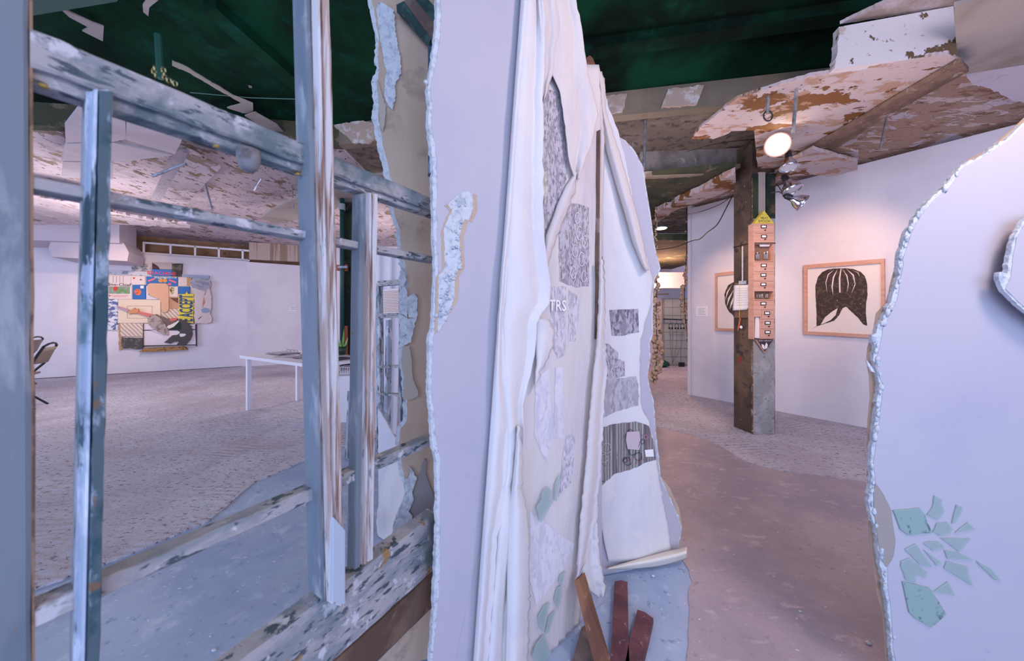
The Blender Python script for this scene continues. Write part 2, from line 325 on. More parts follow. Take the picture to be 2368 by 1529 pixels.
# corridor beyond the opening
cw = VP(gp(1440, 8.4), gp(1640, 8.4))
m_tile = mat('glazed_tile', 'a9b4ae', rough=.3); m_grout = mat('grout', '8d938f')
o = O('wall_corridor', G().box((3.4, 8.6, 1.5), 3.6, .1, 3.1), m_wall, kind='structure')
tp = O('wall_tiled', slab(cw, [(1533, 690), (1612, 690), (1612, 862), (1533, 862)], .0, .05), m_grout, kind='structure')
t0 = cw.at(1534, 690); ts = .20
gm = None
for r in range(8):
    for c in range(4):
        z0 = .02+r*ts; p = Vector((t0.x+.02+c*ts, t0.y, z0))
        g = G().box(p+Vector((ts/2, -.006, ts/2)), ts-.012, .012, ts-.012); O('tile', g, m_tile, tp)
O('wall_corridor_left', G().box((2.85, 7.6, 1.25), .25, 1.4, 2.5), mat('corridor_board', '9b8a80', rough=.8), kind='structure') if False else None
O('trim_1', slab(RW, [(1590, 470), (1597, 470), (1597, 917), (1590, 915)], .03, .16), m_wall, kind='structure')
O('lintel_beam', G().box((3.0, 7.7, 2.0), 1.6, .15, .35), m_wall, kind='structure')
O('corridor_cable_tray', G().tube([(2.5, 7.5, 1.66), (3.4, 7.5, 1.69)], .012), m_cable, kind='structure')

# ---------------------------------------------------------------- ceiling
DK = [(-16, 2.6), (-4.46, 3.22), (-1.8, 3.6), (.836, 3.095), (2.586, 2.773), (6.5, 2.05), (6.5, -2.2), (-16, -2.2)]
ce = O('ceiling', G().prism([(x, y, 3.2) for x, y in DK], (0, 0, .2)), m_dark, kind='structure')
def band(pts, z0, z1, m, name, y=.1):
    for a, b in zip(pts, pts[1:]):
        g = G().prism([(a[0], a[1], z0), (b[0], b[1], z0), (b[0], b[1], z1), (a[0], a[1], z1)], (0, y, 0)); O(name, g, m, ce)
band([(-1.8, 3.6), (.836, 3.095), (2.586, 2.773)], 2.985, 3.25, m_beige, 'beam_side')
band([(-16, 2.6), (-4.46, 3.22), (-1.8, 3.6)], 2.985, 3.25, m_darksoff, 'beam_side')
def hpoly(name, pts, z, th, m): return O(name, G().prism([(x, y, z) for x, y in pts], (0, 0, th)), m, ce)
hpoly('concrete_slab', [(-1.8, 3.61), (.836, 3.10), (2.0, 2.885), (2.97, 2.9), (2.97, 13), (-1.8, 13)], 3.0, .2, m_conc)
hpoly('plaster_slab', [(-16, 2.65), (-4.46, 3.23), (-1.8, 3.61), (-1.8, 13), (-16, 13)], 3.0, .2, m_peel)
hpoly('plaster_slab', [(2.95, 3.8), (2.8, 2.2), (2.95, 1.4), (7, .0), (7, 7), (2.6, 7), (2.6, 4.2)], 2.88, .2, m_peelo)
def hp(name, px, z, th, m, rag=0, seed=1):
    if rag: px = ragged(px, rag, 9, True, seed)
    return O(name, hslab(px, z, th), m, ce)
hp('beam_soffit', [(1598, 322), (1625, 290), (1704, 228), (1790, 200), (1868, 177), (2030, 150), (2191, 124), (2232, 150), (1850, 372), (1795, 395), (1752, 398), (1744, 302), (1700, 303), (1650, 322)], 2.70, .02, m_peelb, 1.5)
hp('beam_flange', [(1808, 392), (1838, 366), (2222, 144), (2240, 166), (2060, 264), (1852, 397)], 2.66, .03, m_brown)
hp('plaster_ledge', [(1790, 412), (1820, 378), (1880, 345), (1983, 374), (1983, 394), (1925, 408), (1870, 404)], 2.62, .03, m_peelb, 1.5, 5)
hp('ledge_top', [(1862, 352), (1890, 330), (1985, 352), (1985, 376), (1880, 348)], 2.70, .02, m_peelo)
d0 = 2.03
bf = VP(HZ(1930, 157, 2.7).xy, HZ(2215, 124, 2.7).xy)
O('beam_face', slab(bf, ragged([(1940, 62), (2205, 14), (2213, 122), (1930, 158), (1937, 120)], 2.5, 7, True, 9, skip=(0, 1, 2)), .0, .05), mat('peeling_beam_face', 'ccc5c8', [('5f4b35', 6, .60, .615), ('b7a497', 3, .58, .62), ('8c7a68', 13, .64, .66)], bump=('spots', .6, .01), bump2=(40, .4, .008), rough=.9), ce)
hp('upper_soffit', [(1942, 56), (2000, 28), (2070, -4), (2450, -160), (2450, -20), (2300, 0), (2205, 16)], 2.98, .02, mat('grey_white_plaster', 'b9adb0', [('96867f', 2.5, .5, .6)], bump=(30, .4, .01), rough=.9), 1, 6)
hp('grey_soffit', [(2212, 122), (2206, 14), (2300, -10), (2460, -60), (2460, 60), (2368, 150), (2232, 172)], 2.76, .02, m_cplaster)
hp('plaster_patch', [(2235, 178), (2300, 160), (2368, 150), (2440, 150), (2440, 300), (2368, 238), (2340, 232), (2290, 205), (2250, 196)], 2.845, .03, mat('white_ceiling_plaster', 'cfc6d0', [('b0a4a8', 6, .55, .66)], bump=(30, .5, .01)), 3, 7)
# beam left of the pillar and its dark soffit
bx = VP(gp(1480, 3.78), gp(1700, 3.70))
O('cross_beam', slab(bx, [(1480, 330), (1590, 322), (1712, 300), (1712, 385), (1480, 405)], 0, 1.15), m_concg, ce)
O('beam_ledge', slab(bx, ragged([(1480, 397), (1600, 393), (1712, 378), (1712, 388), (1600, 405), (1480, 410)], 1.5, 8, True, 2), .05, .06), m_beige, ce)
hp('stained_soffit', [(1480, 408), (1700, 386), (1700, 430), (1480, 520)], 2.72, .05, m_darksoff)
hp('plaster_edge', [(1515, 492), (1560, 470), (1640, 432), (1700, 402), (1702, 436), (1640, 458), (1560, 488), (1515, 514)], 2.64, .07, m_peelb, 2.5, 8)
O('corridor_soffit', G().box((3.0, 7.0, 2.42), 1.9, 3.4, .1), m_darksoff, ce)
for i, (a, b, c, d) in enumerate([((1402, 222), (1450, 216), (1440, 258), (1400, 264)), ((1545, 205), (1628, 197), (1612, 240), (1530, 248))]):
    bb = VP((.836, 3.095), (2.586, 2.773))
    O('plaster_patch', slab(bb, ragged([a, b, c, d], 2, 6, True, i), .02, .02), mat('patch_plaster', 'b49e90', [('cfc6c4', 12, .5, .6)], bump=(40, .5, .006)), ce)
O('plaster_patch', slab(VP((-1.8, 3.6), (.836, 3.095)), ragged([(772, 290), (820, 278), (870, 282), (900, 300), (850, 332), (815, 330)], 2, 6, True, 3), .02, .02), MATS['patch_plaster'], ce)
# left room ceiling: boxed duct, beams and flakes
du = T('boxed_duct', HZ(260, 330, 2.75), 'white panelled duct boxed in under the left ceiling', 'duct')
m_duct = mat('duct_paint', 'c9bdc2', [('bdb0b5', 2, .45, .6)], rough=.8)
for i, px in enumerate([[(150, 292), (187, 245), (290, 280), (292, 322), (262, 328), (152, 330)], [(292, 281), (420, 326), (404, 357), (292, 324)], [(152, 333), (262, 331), (398, 360), (300, 372), (262, 374), (142, 372)], [(146, 375), (262, 376), (262, 415), (142, 410)]]):
    O('duct_panel', hslab(px, 2.75, .03), m_duct, du)
hp('diagonal_beam', [(430, 344), (512, 386), (470, 430), (425, 480), (372, 466), (440, 352)], 2.78, .02, m_peel, 1)
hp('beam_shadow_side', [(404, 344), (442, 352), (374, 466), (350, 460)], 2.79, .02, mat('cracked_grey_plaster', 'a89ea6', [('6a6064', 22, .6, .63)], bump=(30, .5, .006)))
hp('side_beam', [(600, 505), (640, 480), (725, 438), (900, 400), (900, 440), (725, 500), (640, 520)], 2.75, .03, m_cplaster, 1.5)
hp('side_beam', [(60, 450), (180, 470), (300, 500), (440, 520), (440, 528), (300, 520), (60, 520)], 2.7, .03, m_peel, 1.5)
hp('roof_beam', [(60, -40), (280, -10), (270, 4), (78, 36), (60, 40)], 3.1, .1, mat('green_grey_beam', '3d564e', [('2b443d', 2, .5, .6)]))
hp('loose_plaster_flake', [(130, 12), (160, 28), (212, 52), (240, 62), (238, 96), (190, 72), (205, 64), (160, 40)], 3.12, .01, m_cplaster)
hp('loose_plaster_flake', [(398, 142), (435, 158), (470, 180), (540, 222), (585, 240), (585, 262), (562, 262), (525, 250), (560, 240), (490, 200), (440, 170), (398, 152)], 3.12, .01, mat('pale_flake', 'a59c92', rough=.8), .8)
hp('loose_plaster_flake', [(330, 12), (352, -20), (375, -6), (345, 18), (343, 38), (331, 28)], 3.12, .01, m_cplaster, 1)
hp('loose_plaster_flake', [(566, 268), (590, 260), (640, 288), (662, 312), (650, 316), (605, 292)], 3.08, .01, m_cplaster)
hpoly('ceiling_rib', [(-.2, 2.75), (2.6, 2.22), (2.6, 2.10), (-.2, 2.63)], 3.13, .08, m_dark)
hp('ceiling_rib', [(470, 30), (500, 20), (720, 215), (712, 240)], 3.13, .08, m_dark)
O('ceiling_wire', G().tube([HZ(440, 214, 3.15), HZ(575, 226, 3.15), HZ(705, 230, 3.15)], .004, 5), mat('pale_green_wire', '5c8070'), ce)
for px in [(672, 172), (690, 176), (578, 200), (640, 165)]:
    hp('paint_chip', [(px[0]-4, px[1]-2), (px[0]+4, px[1]), (px[0]+5, px[1]+4), (px[0]-2, px[1]+3)], 3.18, .005, m_cplaster)
# bulkhead in front of the far wall
bk = VP(FW.a.xy+FW.n.xy*1.1, (FW.a+FW.d).xy+FW.n.xy*1.1)
m_bulk = mat('bulkhead_paint', 'b9b1bc', rough=.8)
bh = T('ventilation_bulkhead', bk.at(190, 600), 'stepped white bulkhead hanging against the far left wall', 'duct')
O('upper_box', slab(bk, [(-30, 500), (276, 507), (276, 562), (-30, 552)], 0, .8), m_bulk, bh)
O('lower_box', slab(bk, [(118, 556), (286, 562), (298, 584), (294, 604), (119, 594), (112, 574)], -.12, .8), m_bulk, bh)
# hanger rods
def rod(a, b, z, w_=.012, lbl=None, name='ceiling_hanger', m=m_steel, cat='hanger'):
    p = HZ(a[0], a[1], z); q = P(b[0], b[1], p.y)
    return O(name, G().tube([p, q], w_, 6), m, label=lbl, cat=cat)
rod((1492, 275), (1489, 393), 3.0, .012, 'grey hanger rod left of the pillar beside the torn cloth partition')
rod((1463, 322), (1464, 345), 3.0, .009, 'short steel bolt just above the torn top of the second partition')
rod((1776, 222), (1774, 262), 2.7, .012, 'square grey rod with a wire loop above the pillar')
rod((1842, 205), (1834, 308), 2.7, .011, 'white rod holding the lit flood lamp')
rod((2052, 262), (2035, 345), 2.88, .008, 'thin slanting rod near the top of the right wall')
rod((474, 423), (490, 484), 3.0, .014, 'bent strap hanging from the left ceiling left of the wooden post')
rod((604, 413), (586, 440), 3.0, .012, 'short hooked strap from the left ceiling under the latch')
rod((675, 428), (679, 480), 3.0, .010, 'thin rod just left of the tall split wooden post')
rod((430, 378), (352, 408), 2.78, .014, 'flat strap sticking sideways from the diagonal beam')
rod((365, 80), (371, 182), 3.12, .02, 'green strap dropping from the dark ceiling to the window chain', m=mat('green_strap', '1f5548', rough=.6))
g = G(); p0 = P(1776, 268, HZ(1776, 222, 2.7).y)
g.tube([p0+Vector((math.cos(a)*.03, 0, math.sin(a)*.035)) for a in [i*math.pi/8 for i in range(16)]], .005, 6, True)
O('wire_loop', g, m_cable, label='rusty wire loop on the rod above the pillar', cat='wire')
def cable(pts, ds, lbl, r=.006, name='cable'):
    q = []
    pp = [P(x, y, d) for (x, y), d in zip(pts, ds)]
    for i in range(len(pp)-1):
        a = pp[max(i-1, 0)]; b = pp[i]; c = pp[i+1]; d = pp[min(i+2, len(pp)-1)]
        for k in range(5):
            t = k/5; q.append(.5*((2*b)+(c-a)*t+(2*a-5*b+4*c-d)*t*t+(3*b-a-3*c+d)*t**3))
    q.append(pp[-1]); return O(name, G().tube(q, r, 6), m_cable, label=lbl, cat='cable', smooth=True)
cable([(1694, 452), (1676, 488), (1658, 520), (1636, 537), (1618, 553), (1600, 557), (1560, 572), (1515, 578)], [3.9, 3.95, 4, 4.1, 4.2, 4.4, 4.8, 5], 'black cable sagging from the pillar into the corridor')
cable([(1700, 448), (1662, 474), (1610, 492), (1560, 500)], [3.85, 3.9, 4.1, 4.3], 'thin black wire along the peeling edge left of the pillar', .004)
cable([(1590, 350), (1660, 332), (1740, 322), (1785, 315)], [3.6, 3.55, 3.5, 3.4], 'thin wire stretched under the beam to the lit lamp', .003)

# ---------------------------------------------------------------- pillar with the seed library
pl0 = (2.4325, 3.5); pr0 = (2.66, 3.5); pbl = (2.395, 3.735); pbr = (2.6225, 3.735)
col = T('column', (2.53, 3.6, 0), 'brown and grey concrete pillar carrying the narrow drawer cabinet', 'pillar')
q = [pl0, pr0, pbr, pbl]
O('shaft', G().prism([(x, y, .0) for x, y in q], (0, 0, 2.98)), m_column_dark, col)
PF = VP((2.4325, 3.5), (2.66, 3.5)); PL = VP(pbl, pl0)
O('concrete_facing', slab(PF, ragged([(1741, 500), (1791.5, 500), (1791.5, 1004), (1780, 1003), (1768, 1008), (1741, 1003)], .8, 10, True, 4), .008, .02), m_column_conc, col)
O('steel_channel', slab(PF, [(1755, 398), (1770, 398), (1770, 505), (1755, 505)], .02, .03), m_cplaster, col)
for px in ((1741, 1757), (1772, 1793)): O('steel_flange', slab(PF, [(px[0], 402), (px[1], 402), (px[1], 505), (px[0], 505)], .012, .02), m_darkgreen, col)
O('corner_bead', G().tube([(2.4325, 3.497, .0), (2.4325, 3.497, 2.6)], .006, 6), mat('rust_edge', '6d4a3a', [('b9a496', 30, .55, .6)], bump=(50, .8, .01)), col)
O('red_mark', slab(PL, ragged([(1706, 826), (1712, 824), (1716, 832), (1712, 840), (1706, 838)], .6, 3, True), .002, .002), mat('red_stain', '8a3a30'), col)
g = G(); g.tube([PL.at(1696, 572, .01), PL.at(1720, 566, .01), PL.at(1739, 562, .01), PF.at(1745, 562, .09), PF.at(1792, 562, .09), (2.68, 3.52, H+(732-562)/F*3.5)], .004, 6)
O('binding_wire', g, m_cable, label='thin dark wire tied around the pillar over the chain', cat='wire')
D = .085                     # the cabinet stands this proud of the pillar
def zz(pts): return zc((1680, 470), 4.25, pts)
def rz(x0, y0, x1, y1): return zz([(x0, y0), (x1, y0), (x1, y1), (x0, y1)])
cab = T('drawer_cabinet', PF.at(1767, 785, D), 'tall narrow pale wood cabinet of small drawers fixed to the pillar', 'cabinet')
for a in (rz(266, 198, 274, 1338), rz(462, 198, 470, 1338)): O('side_panel', slab(PF, a, D-.004, D-.008), m_pwood, cab)
O('back_panel', slab(PF, rz(268, 198, 468, 1338), .02, .01), mat('brown_back_board', '8a6a58', [('6e5040', 8, .5, .6)]), cab)
m_slot = mat('card_slot_metal', '2a2422', rough=.5)
def drawer(x0, y0, x1, y1, lx, ly, kx, ky):
    d = O('drawer', slab(PF, rz(x0+1, y0+1.5, x1-1, y1-1.5), D, .07), m_pwood, cab)
    O('card_holder', slab(PF, rz(lx-28, ly-17, lx+28, ly+17), D+.003, .003), m_slot, d)
    O('card', slab(PF, rz(lx-20, ly-10, lx+20, ly+9), D+.0045, .002), m_white2, d)
    c = PF.at(*zz([(kx, ky)])[0], D+.008)
    O('knob', G().lathe(c, (0, -1, 0), [(0, .008), (.006, .006), (.007, 0), (.003, -.004), (.003, -.008)], 10), m_black, d, smooth=True)
for a in [(270, 198, 467, 295, 368, 230, 380, 265), (270, 295, 467, 394, 370, 327, 380, 355), (270, 577, 467, 672, 368, 612, 380, 648),
          (268, 672, 466, 766, 364, 706, 378, 740), (267, 766, 466, 861, 364, 798, 376, 830), (266, 954, 468, 1050, 364, 987, 378, 1020),
          (345, 1050, 470, 1140, 400, 1081, 414, 1113), (345, 1140, 470, 1236, 406, 1177, 418, 1212), (343, 1236, 470, 1335, 406, 1268, 416, 1300)]: drawer(*a)
O('cubby_face', slab(PF, rz(268, 1050, 343, 1118), D, .07), m_pwood, cab)
O('cubby_divider', slab(PF, rz(336, 1118, 344, 1335), D, .07), m_pwood, cab)
for y in (396, 571, 862, 948): O('shelf', slab(PF, rz(270, y-4, 467, y+4), D-.002, .07), m_pwood, cab)
sg = O('roof_sign', slab(PF, zz([(372, 72), (467, 198), (273, 198)]), D+.004, .05), m_yellow, cab, label='yellow triangular roof sign')
text('NEXT', PF.at(*zz([(372, 147)])[0], D+.006), (1, 0, 0), (0, 0, 1), .030, m_signdark, sg)
text('EPOCH', PF.at(*zz([(372, 178)])[0], D+.006), (1, 0, 0), (0, 0, 1), .034, m_signdark, sg, sx=1.05)
sg = O('pendant_sign', slab(PF, zz([(285, 1340), (467, 1340), (377, 1472)]), .04, .02), m_pwood, cab, label='dark downward triangle sign with two pale seeds')
O('sign_face', slab(PF, zz([(302, 1345), (460, 1345), (378, 1460)]), .043, .003), m_signdark, sg)
text('SEED LIBRARY', PF.at(*zz([(380, 1353)])[0], .046), (1, 0, 0), (0, 0, 1), .018, m_white2, sg, sx=1.15)
for pts in ([(372, 1440), (350, 1415), (344, 1385), (366, 1392), (376, 1418)], [(380, 1438), (378, 1400), (392, 1368), (406, 1392), (400, 1422)]):
    O('seed_emblem', slab(PF, zz(pts), .0455, .001), m_white2, sg)
m_vial = mat('clear_vial', 'cfd2d8', rough=.1, trans=.5)
for i, (x, y, h) in enumerate([(292, 553, 60), (304, 553, 72), (316, 553, 66), (372, 550, 70), (388, 550, 60), (402, 550, 78), (300, 930, 40), (322, 932, 32), (338, 932, 46), (352, 932, 38), (388, 932, 44), (402, 932, 36)]):
    c = PF.at(*zz([(x, y)])[0], D-.04); hh = h/4.25/F*3.44
    pos = ('leftmost', 'second', 'third', 'fourth', 'fifth', 'sixth')[i % 6]
    t = T('seed_vial', c, pos+' glass seed vial from the left in the '+('upper' if i < 6 else 'lower')+' open cubby of the drawer cabinet', 'vial', 'seed vials in the drawer cabinet')
    O('glass_tube', G().lathe(c, (0, 0, 1), [(0, 0), (.0045, 0), (.0045, hh*.8), (.003, hh*.85)], 8), m_vial, t, smooth=True)
    O('cap', G().lathe(c+Vector((0, 0, hh*.83)), (0, 0, 1), [(.005, 0), (.005, hh*.14), (0, hh*.14)], 8), m_white if i % 2 else m_black, t)
O('paper_slip', slab(PF, zz([(325, 405), (430, 408), (420, 424), (332, 426)]), D-.03, .01), m_paper, label='white folded slip lying at the top of the open upper cubby', cat='paper')
O('pamphlet', slab(PF, zz([(284, 1120), (318, 1120), (334, 1328), (278, 1325)]), D-.02, .008), m_paper, label='white pamphlets standing in the tall slot of the drawer cabinet', cat='paper')
# chain, clipboard, pen on the side of the pillar
ch = T('hanging_chain', PL.at(1717, 652, .02), 'white link chain hanging on the brown side of the pillar', 'chain')
for i in range(19):
    c = PL.at(1717, 572+i*4.3, .02); ax = PL.d if i % 2 else PL.n
    O('link', G().tube([c+ax*math.cos(a)*.006+Vector((0, 0, math.sin(a)*.012)) for a in [k*math.pi/5 for k in range(10)]], .0022, 5, True), m_white, ch)
cb = T('clipboard', PL.at(1718, 733, .02), 'brown clipboard holding curled printed sheets on the side of the pillar', 'clipboard')
O('board', slab(PL, [(1699, 655), (1736, 651), (1737, 735), (1699, 735)], .014, .006), mat('hardboard', '7a5744', rough=.6), cb)
O('clip', slab(PL, [(1708, 650), (1726, 649), (1726, 657), (1708, 658)], .03, .012), m_steel, cb)
def pap(u, v):
    x = 1697+(1734-1697)*u-3*v; y = 660-1.5*u+58*v+(-5 if v > .9 and u > .9 else 0); return PL.at(x, y, .022+.05*(1-u)*v*v*.6+.004*math.sin(u*6))
o = O('sheets', G().grid(pap, 8, 8), m_paper, cb, smooth=True, solid=.003)
for i in range(8): O('print_line', barpx(PL, (1702, 668+i*5.5), (1728, 667+i*5.5), .8, .075, .0005) if False else barpx(PL, (1703, 667+i*5.6), (1729, 666+i*5.6), .7, .05, .0005), mat('faint_print', 'a9a4ae'), cb)
g = G().tube([PL.at(1711, 650, .03), PL.at(1710, 735, .055), PL.at(1711, 742, .03)], .0015, 5)
O('pen_string', g, m_yellow, label='yellow string hanging across the clipboard sheets', cat='string')
pn = T('pen', PL.at(1706, 766, .02), 'orange pen dangling below the clipboard on its string', 'pen')
O('barrel', G().tube([PL.at(1712, 736, .03), PL.at(1707, 760, .03)], .006, 8), m_orange, pn); O('tip', G().tube([PL.at(1707, 760, .03), PL.at(1706, 766, .03)], [.006, .001], 8), m_orange, pn)
O('putty_blob', G().blob(PL.at(1714, 757, .01), .016, 7, 5, 2), m_white, label='small white blob stuck to the pillar beside the orange pen', cat='putty')

# ---------------------------------------------------------------- clamp lamps
def lamp(px, py, d, dirv, r, lbl, lit=False):
    c = P(px, py, d); ax = Vector(dirv).normalized(); t = T('flood_lamp', c, lbl, 'lamp', 'flood lamps clustered on the pillar')
    O('reflector', G().lathe(c, -ax, [(r, 0), (r*.98, r*.25), (r*.8, r*.7), (r*.42, r*1.2), (r*.34, r*1.5)], 28), m_chrome, t, smooth=True, solid=.002)
    O('rim', G().tube([c+(ax.orthogonal().normalized()*math.cos(a)+ax.cross(ax.orthogonal().normalized())*math.sin(a))*r for a in [k*math.pi/14 for k in range(28)]], r*.07, 6, True), m_chrome if not lit else mat('warm_rim', 'd8a890', rough=.4), t, smooth=True)
    O('socket', G().lathe(c, -ax, [(r*.36, r*1.4), (r*.36, r*2.1), (r*.2, r*2.3), (0, r*2.3)], 14), m_black if not lit else m_steel, t, smooth=True)
    O('lens', G().disc(c-ax*r*.05, ax, r*.93, 28), m_bulb if lit else mat('lamp_lens', 'b9bcc8', rough=.15, bump=(120, .5, .003)), t)
    O('bracket', G().tube([c-ax*r*2.2, c-ax*r*2.2+Vector((-.03, .04, .05)), c-ax*r*2.2+Vector((-.06, .1, .06))], r*.08, 6), m_black, t)
    return t
lamp(1798, 335, 2.8, (-.45, -1, -.25), .088, 'lit round flood lamp glowing above the pillar', True)
lamp(1824, 388, 3.0, (-.1, -.15, -1), .068, 'chrome flood lamp pointing straight down just under the lit one')
lamp(1833, 440, 3.2, (.25, -.35, -1), .078, 'chrome flood lamp tilted slightly right, third down the pillar')
lamp(1856, 470, 3.2, (1, -.35, -.7), .072, 'lowest chrome flood lamp facing down to the right')
cable([(1796, 425), (1806, 440), (1812, 455), (1822, 458)], [3.3, 3.25, 3.25, 3.3], 'curly black lead of the lowest flood lamp', .004)

# ---------------------------------------------------------------- framed prints on the right wall
def frame(px, lbl, s):
    (x0, y0), (x1, y1), (x2, y2), (x3, y3) = px
    t = T('framed_print', RW.at((x0+x2)/2, (y2+y3)/2, .02), lbl, 'picture')
    def lerp(u, v):
        a = (x0+(x1-x0)*u, y0+(y1-y0)*u); b = (x3+(x2-x3)*u, y3+(y2-y3)*u); return (a[0]+(b[0]-a[0])*v, a[1]+(b[1]-a[1])*v)
    e = .045
    for a in ([(0, 0), (1, 0), (1-e, e*1.2), (e, e*1.2)], [(0, 1), (1, 1), (1-e, 1-e), (e, 1-e)], [(0, 0), (e, e*1.2), (e, 1-e), (0, 1)], [(1, 0), (1-e, e*1.2), (1-e, 1-e), (1, 1)]):
        O('frame_rail', slab(RW, [lerp(*q) for q in a], .045, .045), m_pwood, t)
    O('mount', slab(RW, [lerp(.02, .02), lerp(.98, .02), lerp(.98, .98), lerp(.02, .98)], .022, .02), m_mount, t)
    return t, lerp
t, _ = frame([(1858, 613), (2045, 598), (2047, 784), (1858, 773)], 'framed print of a dark spotted winged leaf form right of the pillar', 0)
def z4(p): return zc((1800, 500), 3.058, p)
body = z4([(270, 780), (270, 700), (262, 560), (262, 490), (280, 430), (310, 395), (350, 376), (400, 370), (470, 368), (530, 374), (580, 392), (612, 425), (628, 480), (630, 560), (620, 620), (618, 690), (628, 775), (600, 765), (560, 715), (520, 680), (480, 640), (455, 650), (430, 700), (395, 740), (300, 770)])
O('printed_figure', slab(RW, ragged(body, .5, 3, True, 5), .024, .001), m_ink, t)
O('printed_gap', slab(RW, z4([(300, 765), (330, 715), (380, 675), (420, 650), (405, 700), (370, 735), (320, 760)]), .0255, .001), m_mount, t)
for k, L_ in enumerate([[(395, 378), (350, 410), (333, 470), (345, 545), (338, 470), (355, 415)], [(418, 374), (385, 430), (375, 500), (388, 560), (384, 500), (394, 435)], [(440, 372), (427, 440), (430, 540), (440, 540), (438, 440), (446, 374)], [(452, 372), (480, 420), (492, 480), (484, 540), (498, 480), (488, 420)], [(480, 372), (525, 420), (540, 480), (515, 550), (545, 485), (534, 415)], [(510, 374), (560, 400), (575, 430), (566, 400)]]):
    O('printed_rib', slab(RW, z4(L_), .0255, .001), m_mount, t)
O('printed_tail', slab(RW, z4([(275, 775), (238, 798), (240, 796), (290, 770)]), .024, .001), m_ink, t)
t, _ = frame([(1653, 632), (1752, 621), (1752, 768), (1653, 765)], 'framed print of a dark ribbed leaf partly hidden behind the pillar', 0)
def z3(p): return zc((1350, 500), 3.058, p)
O('printed_figure', slab(RW, ragged(z3([(1150, 465), (1060, 466), (1020, 490), (995, 550), (1000, 620), (1020, 670), (1060, 710), (1150, 730)]), .5, 3, True, 5), .024, .001), m_ink, t)
for L_ in ([(1050, 480), (1010, 540), (1000, 600), (1020, 540)], [(1060, 520), (1020, 580), (1010, 640), (1030, 590)], [(1062, 560), (1040, 610), (1030, 660), (1050, 620)], [(1005, 640), (1030, 690), (1062, 705), (1030, 680)]): O('printed_rib', slab(RW, z3(L_), .0255, .001), m_mount, t)
t = T('wall_label', RW.at(1624, 731, .004), 'small white caption card on the right wall before the half hidden picture', 'label')
O('card', slab(RW, [(1610, 709), (1637, 708), (1637, 731), (1610, 731)], .006, .005), m_white, t)
for i in range(5): O('print_line', slab(RW, [(1614, 713+i*3.4), (1632-(i % 2)*3, 713+i*3.4), (1632-(i % 2)*3, 714+i*3.4), (1614, 714+i*3.4)], .0075, .001), MATS['faint_print'], t)

# ---------------------------------------------------------------- corridor things
rl = T('wall_rail', P(1567, 738, 8.3), 'dark rail with hooks on the tiled corridor wall', 'rail')
O('bar', G().tube([P(1534, 738, 8.25), P(1612, 741, 8.25)], .015, 6), m_black, rl)
for x in (1536, 1609): O('hook', G().tube([P(x, 738, 8.25), P(x, 738, 8.38)], .012, 6), m_black, rl)
for i, (x, who) in enumerate([(1551, 'left'), (1565, 'middle'), (1578, 'right')]):
    c = P(x, 754, 8.2); t = T('headphones', c, who+' pair of headphones hanging on the corridor rail', 'headphones', 'headphones on the corridor rail')
    O('headband', G().tube([c+Vector((math.cos(a)*.045, 0, math.sin(a)*.055)) for a in [k*math.pi/8 for k in range(-3, 12)]], .006, 6), m_black, t)
    for s in (-1, 1): O('ear_cup', G().lathe(c+Vector((s*.03, 0, -.055)), (s, 0, .3), [(0, -.01), (.024, -.01), (.024, .014), (0, .014)], 12), m_black, t)
    O('hook', G().tube([c+Vector((0, 0, .06)), c+Vector((0, .03, .17))], .004, 5), m_black, t)
    O('lead', G().tube([c+Vector((0, 0, -.06)), P(x-1+i*0, 800, 8.2), P(1556, 838, 8.2)], .003, 5), m_cable, t)
O('shoe_shine_box', G().blob(Vector((3.57, 8.1, .09)), .10, 8, 5, 3, (1.2, 1, .8)), mat('dark_green_bag', '1f4a40'), label='dark green bag on the corridor floor below the tiles', cat='bag').name = 'bag'
O('plug_block', G().box(Vector((4.02, 8.2, .06)), .12, .06, .10), m_black, label='small black plug block low on the corridor tiles', cat='plug')
t = T('ceiling_lamp', P(1529, 527, 6.2), 'small bright round lamp under the corridor ceiling', 'lamp')
O('lens', G().lathe(P(1529, 528, 6.2), (0, 0, 1), [(0, -.01), (.085, -.01), (.085, .02)], 20), m_bulb, t); O('housing', G().lathe(P(1529, 528, 6.2), (0, 0, 1), [(.10, 0), (.08, .06), (0, .08)], 20), m_steel, t)
m_pod = mat('dried_pod', 'c9ad92', [('8a6a50', 20, .5, .6)], bump=(60, .5, .005), rough=.8)
def garland(lbl, pts, d, seed, dens):
    pp = [P(x, y, d) for x, y, r in pts]; t = T('pod_garland', pp[-1], lbl, 'garland')
    O('string', G().tube(pp, .006, 5), m_cable, t); rnd = random.Random(seed)
    for i in range(len(pts)-1):
        n = dens
        for k in range(n):
            u = k/n; x = pts[i][0]*(1-u)+pts[i+1][0]*u; y = pts[i][1]*(1-u)+pts[i+1][1]*u; r = pts[i][2]*(1-u)+pts[i+1][2]*u
            O('pod', G().blob(P(x+rnd.uniform(-r, r), y, d+rnd.uniform(-.05, .05)), r/F*d*rnd.uniform(.35, .6)+.008, 6, 4, rnd.random()), m_pod, t, smooth=True)
garland('thick cream pod garland hanging beside the torn second partition', [(1517, 480, 1), (1517, 535, 2), (1517, 600, 3), (1519, 660, 6), (1517, 740, 8), (1521, 810, 10), (1516, 855, 11), (1511, 885, 5)], 4.6, 1, 15)
garland('thinner pod garland hanging at the edge of the right wall opening', [(1588, 480, 1), (1588, 580, 4), (1585, 630, 6), (1583, 690, 8), (1584, 728, 5), (1590, 780, 3), (1591, 850, 5)], 5.4, 2, 9)

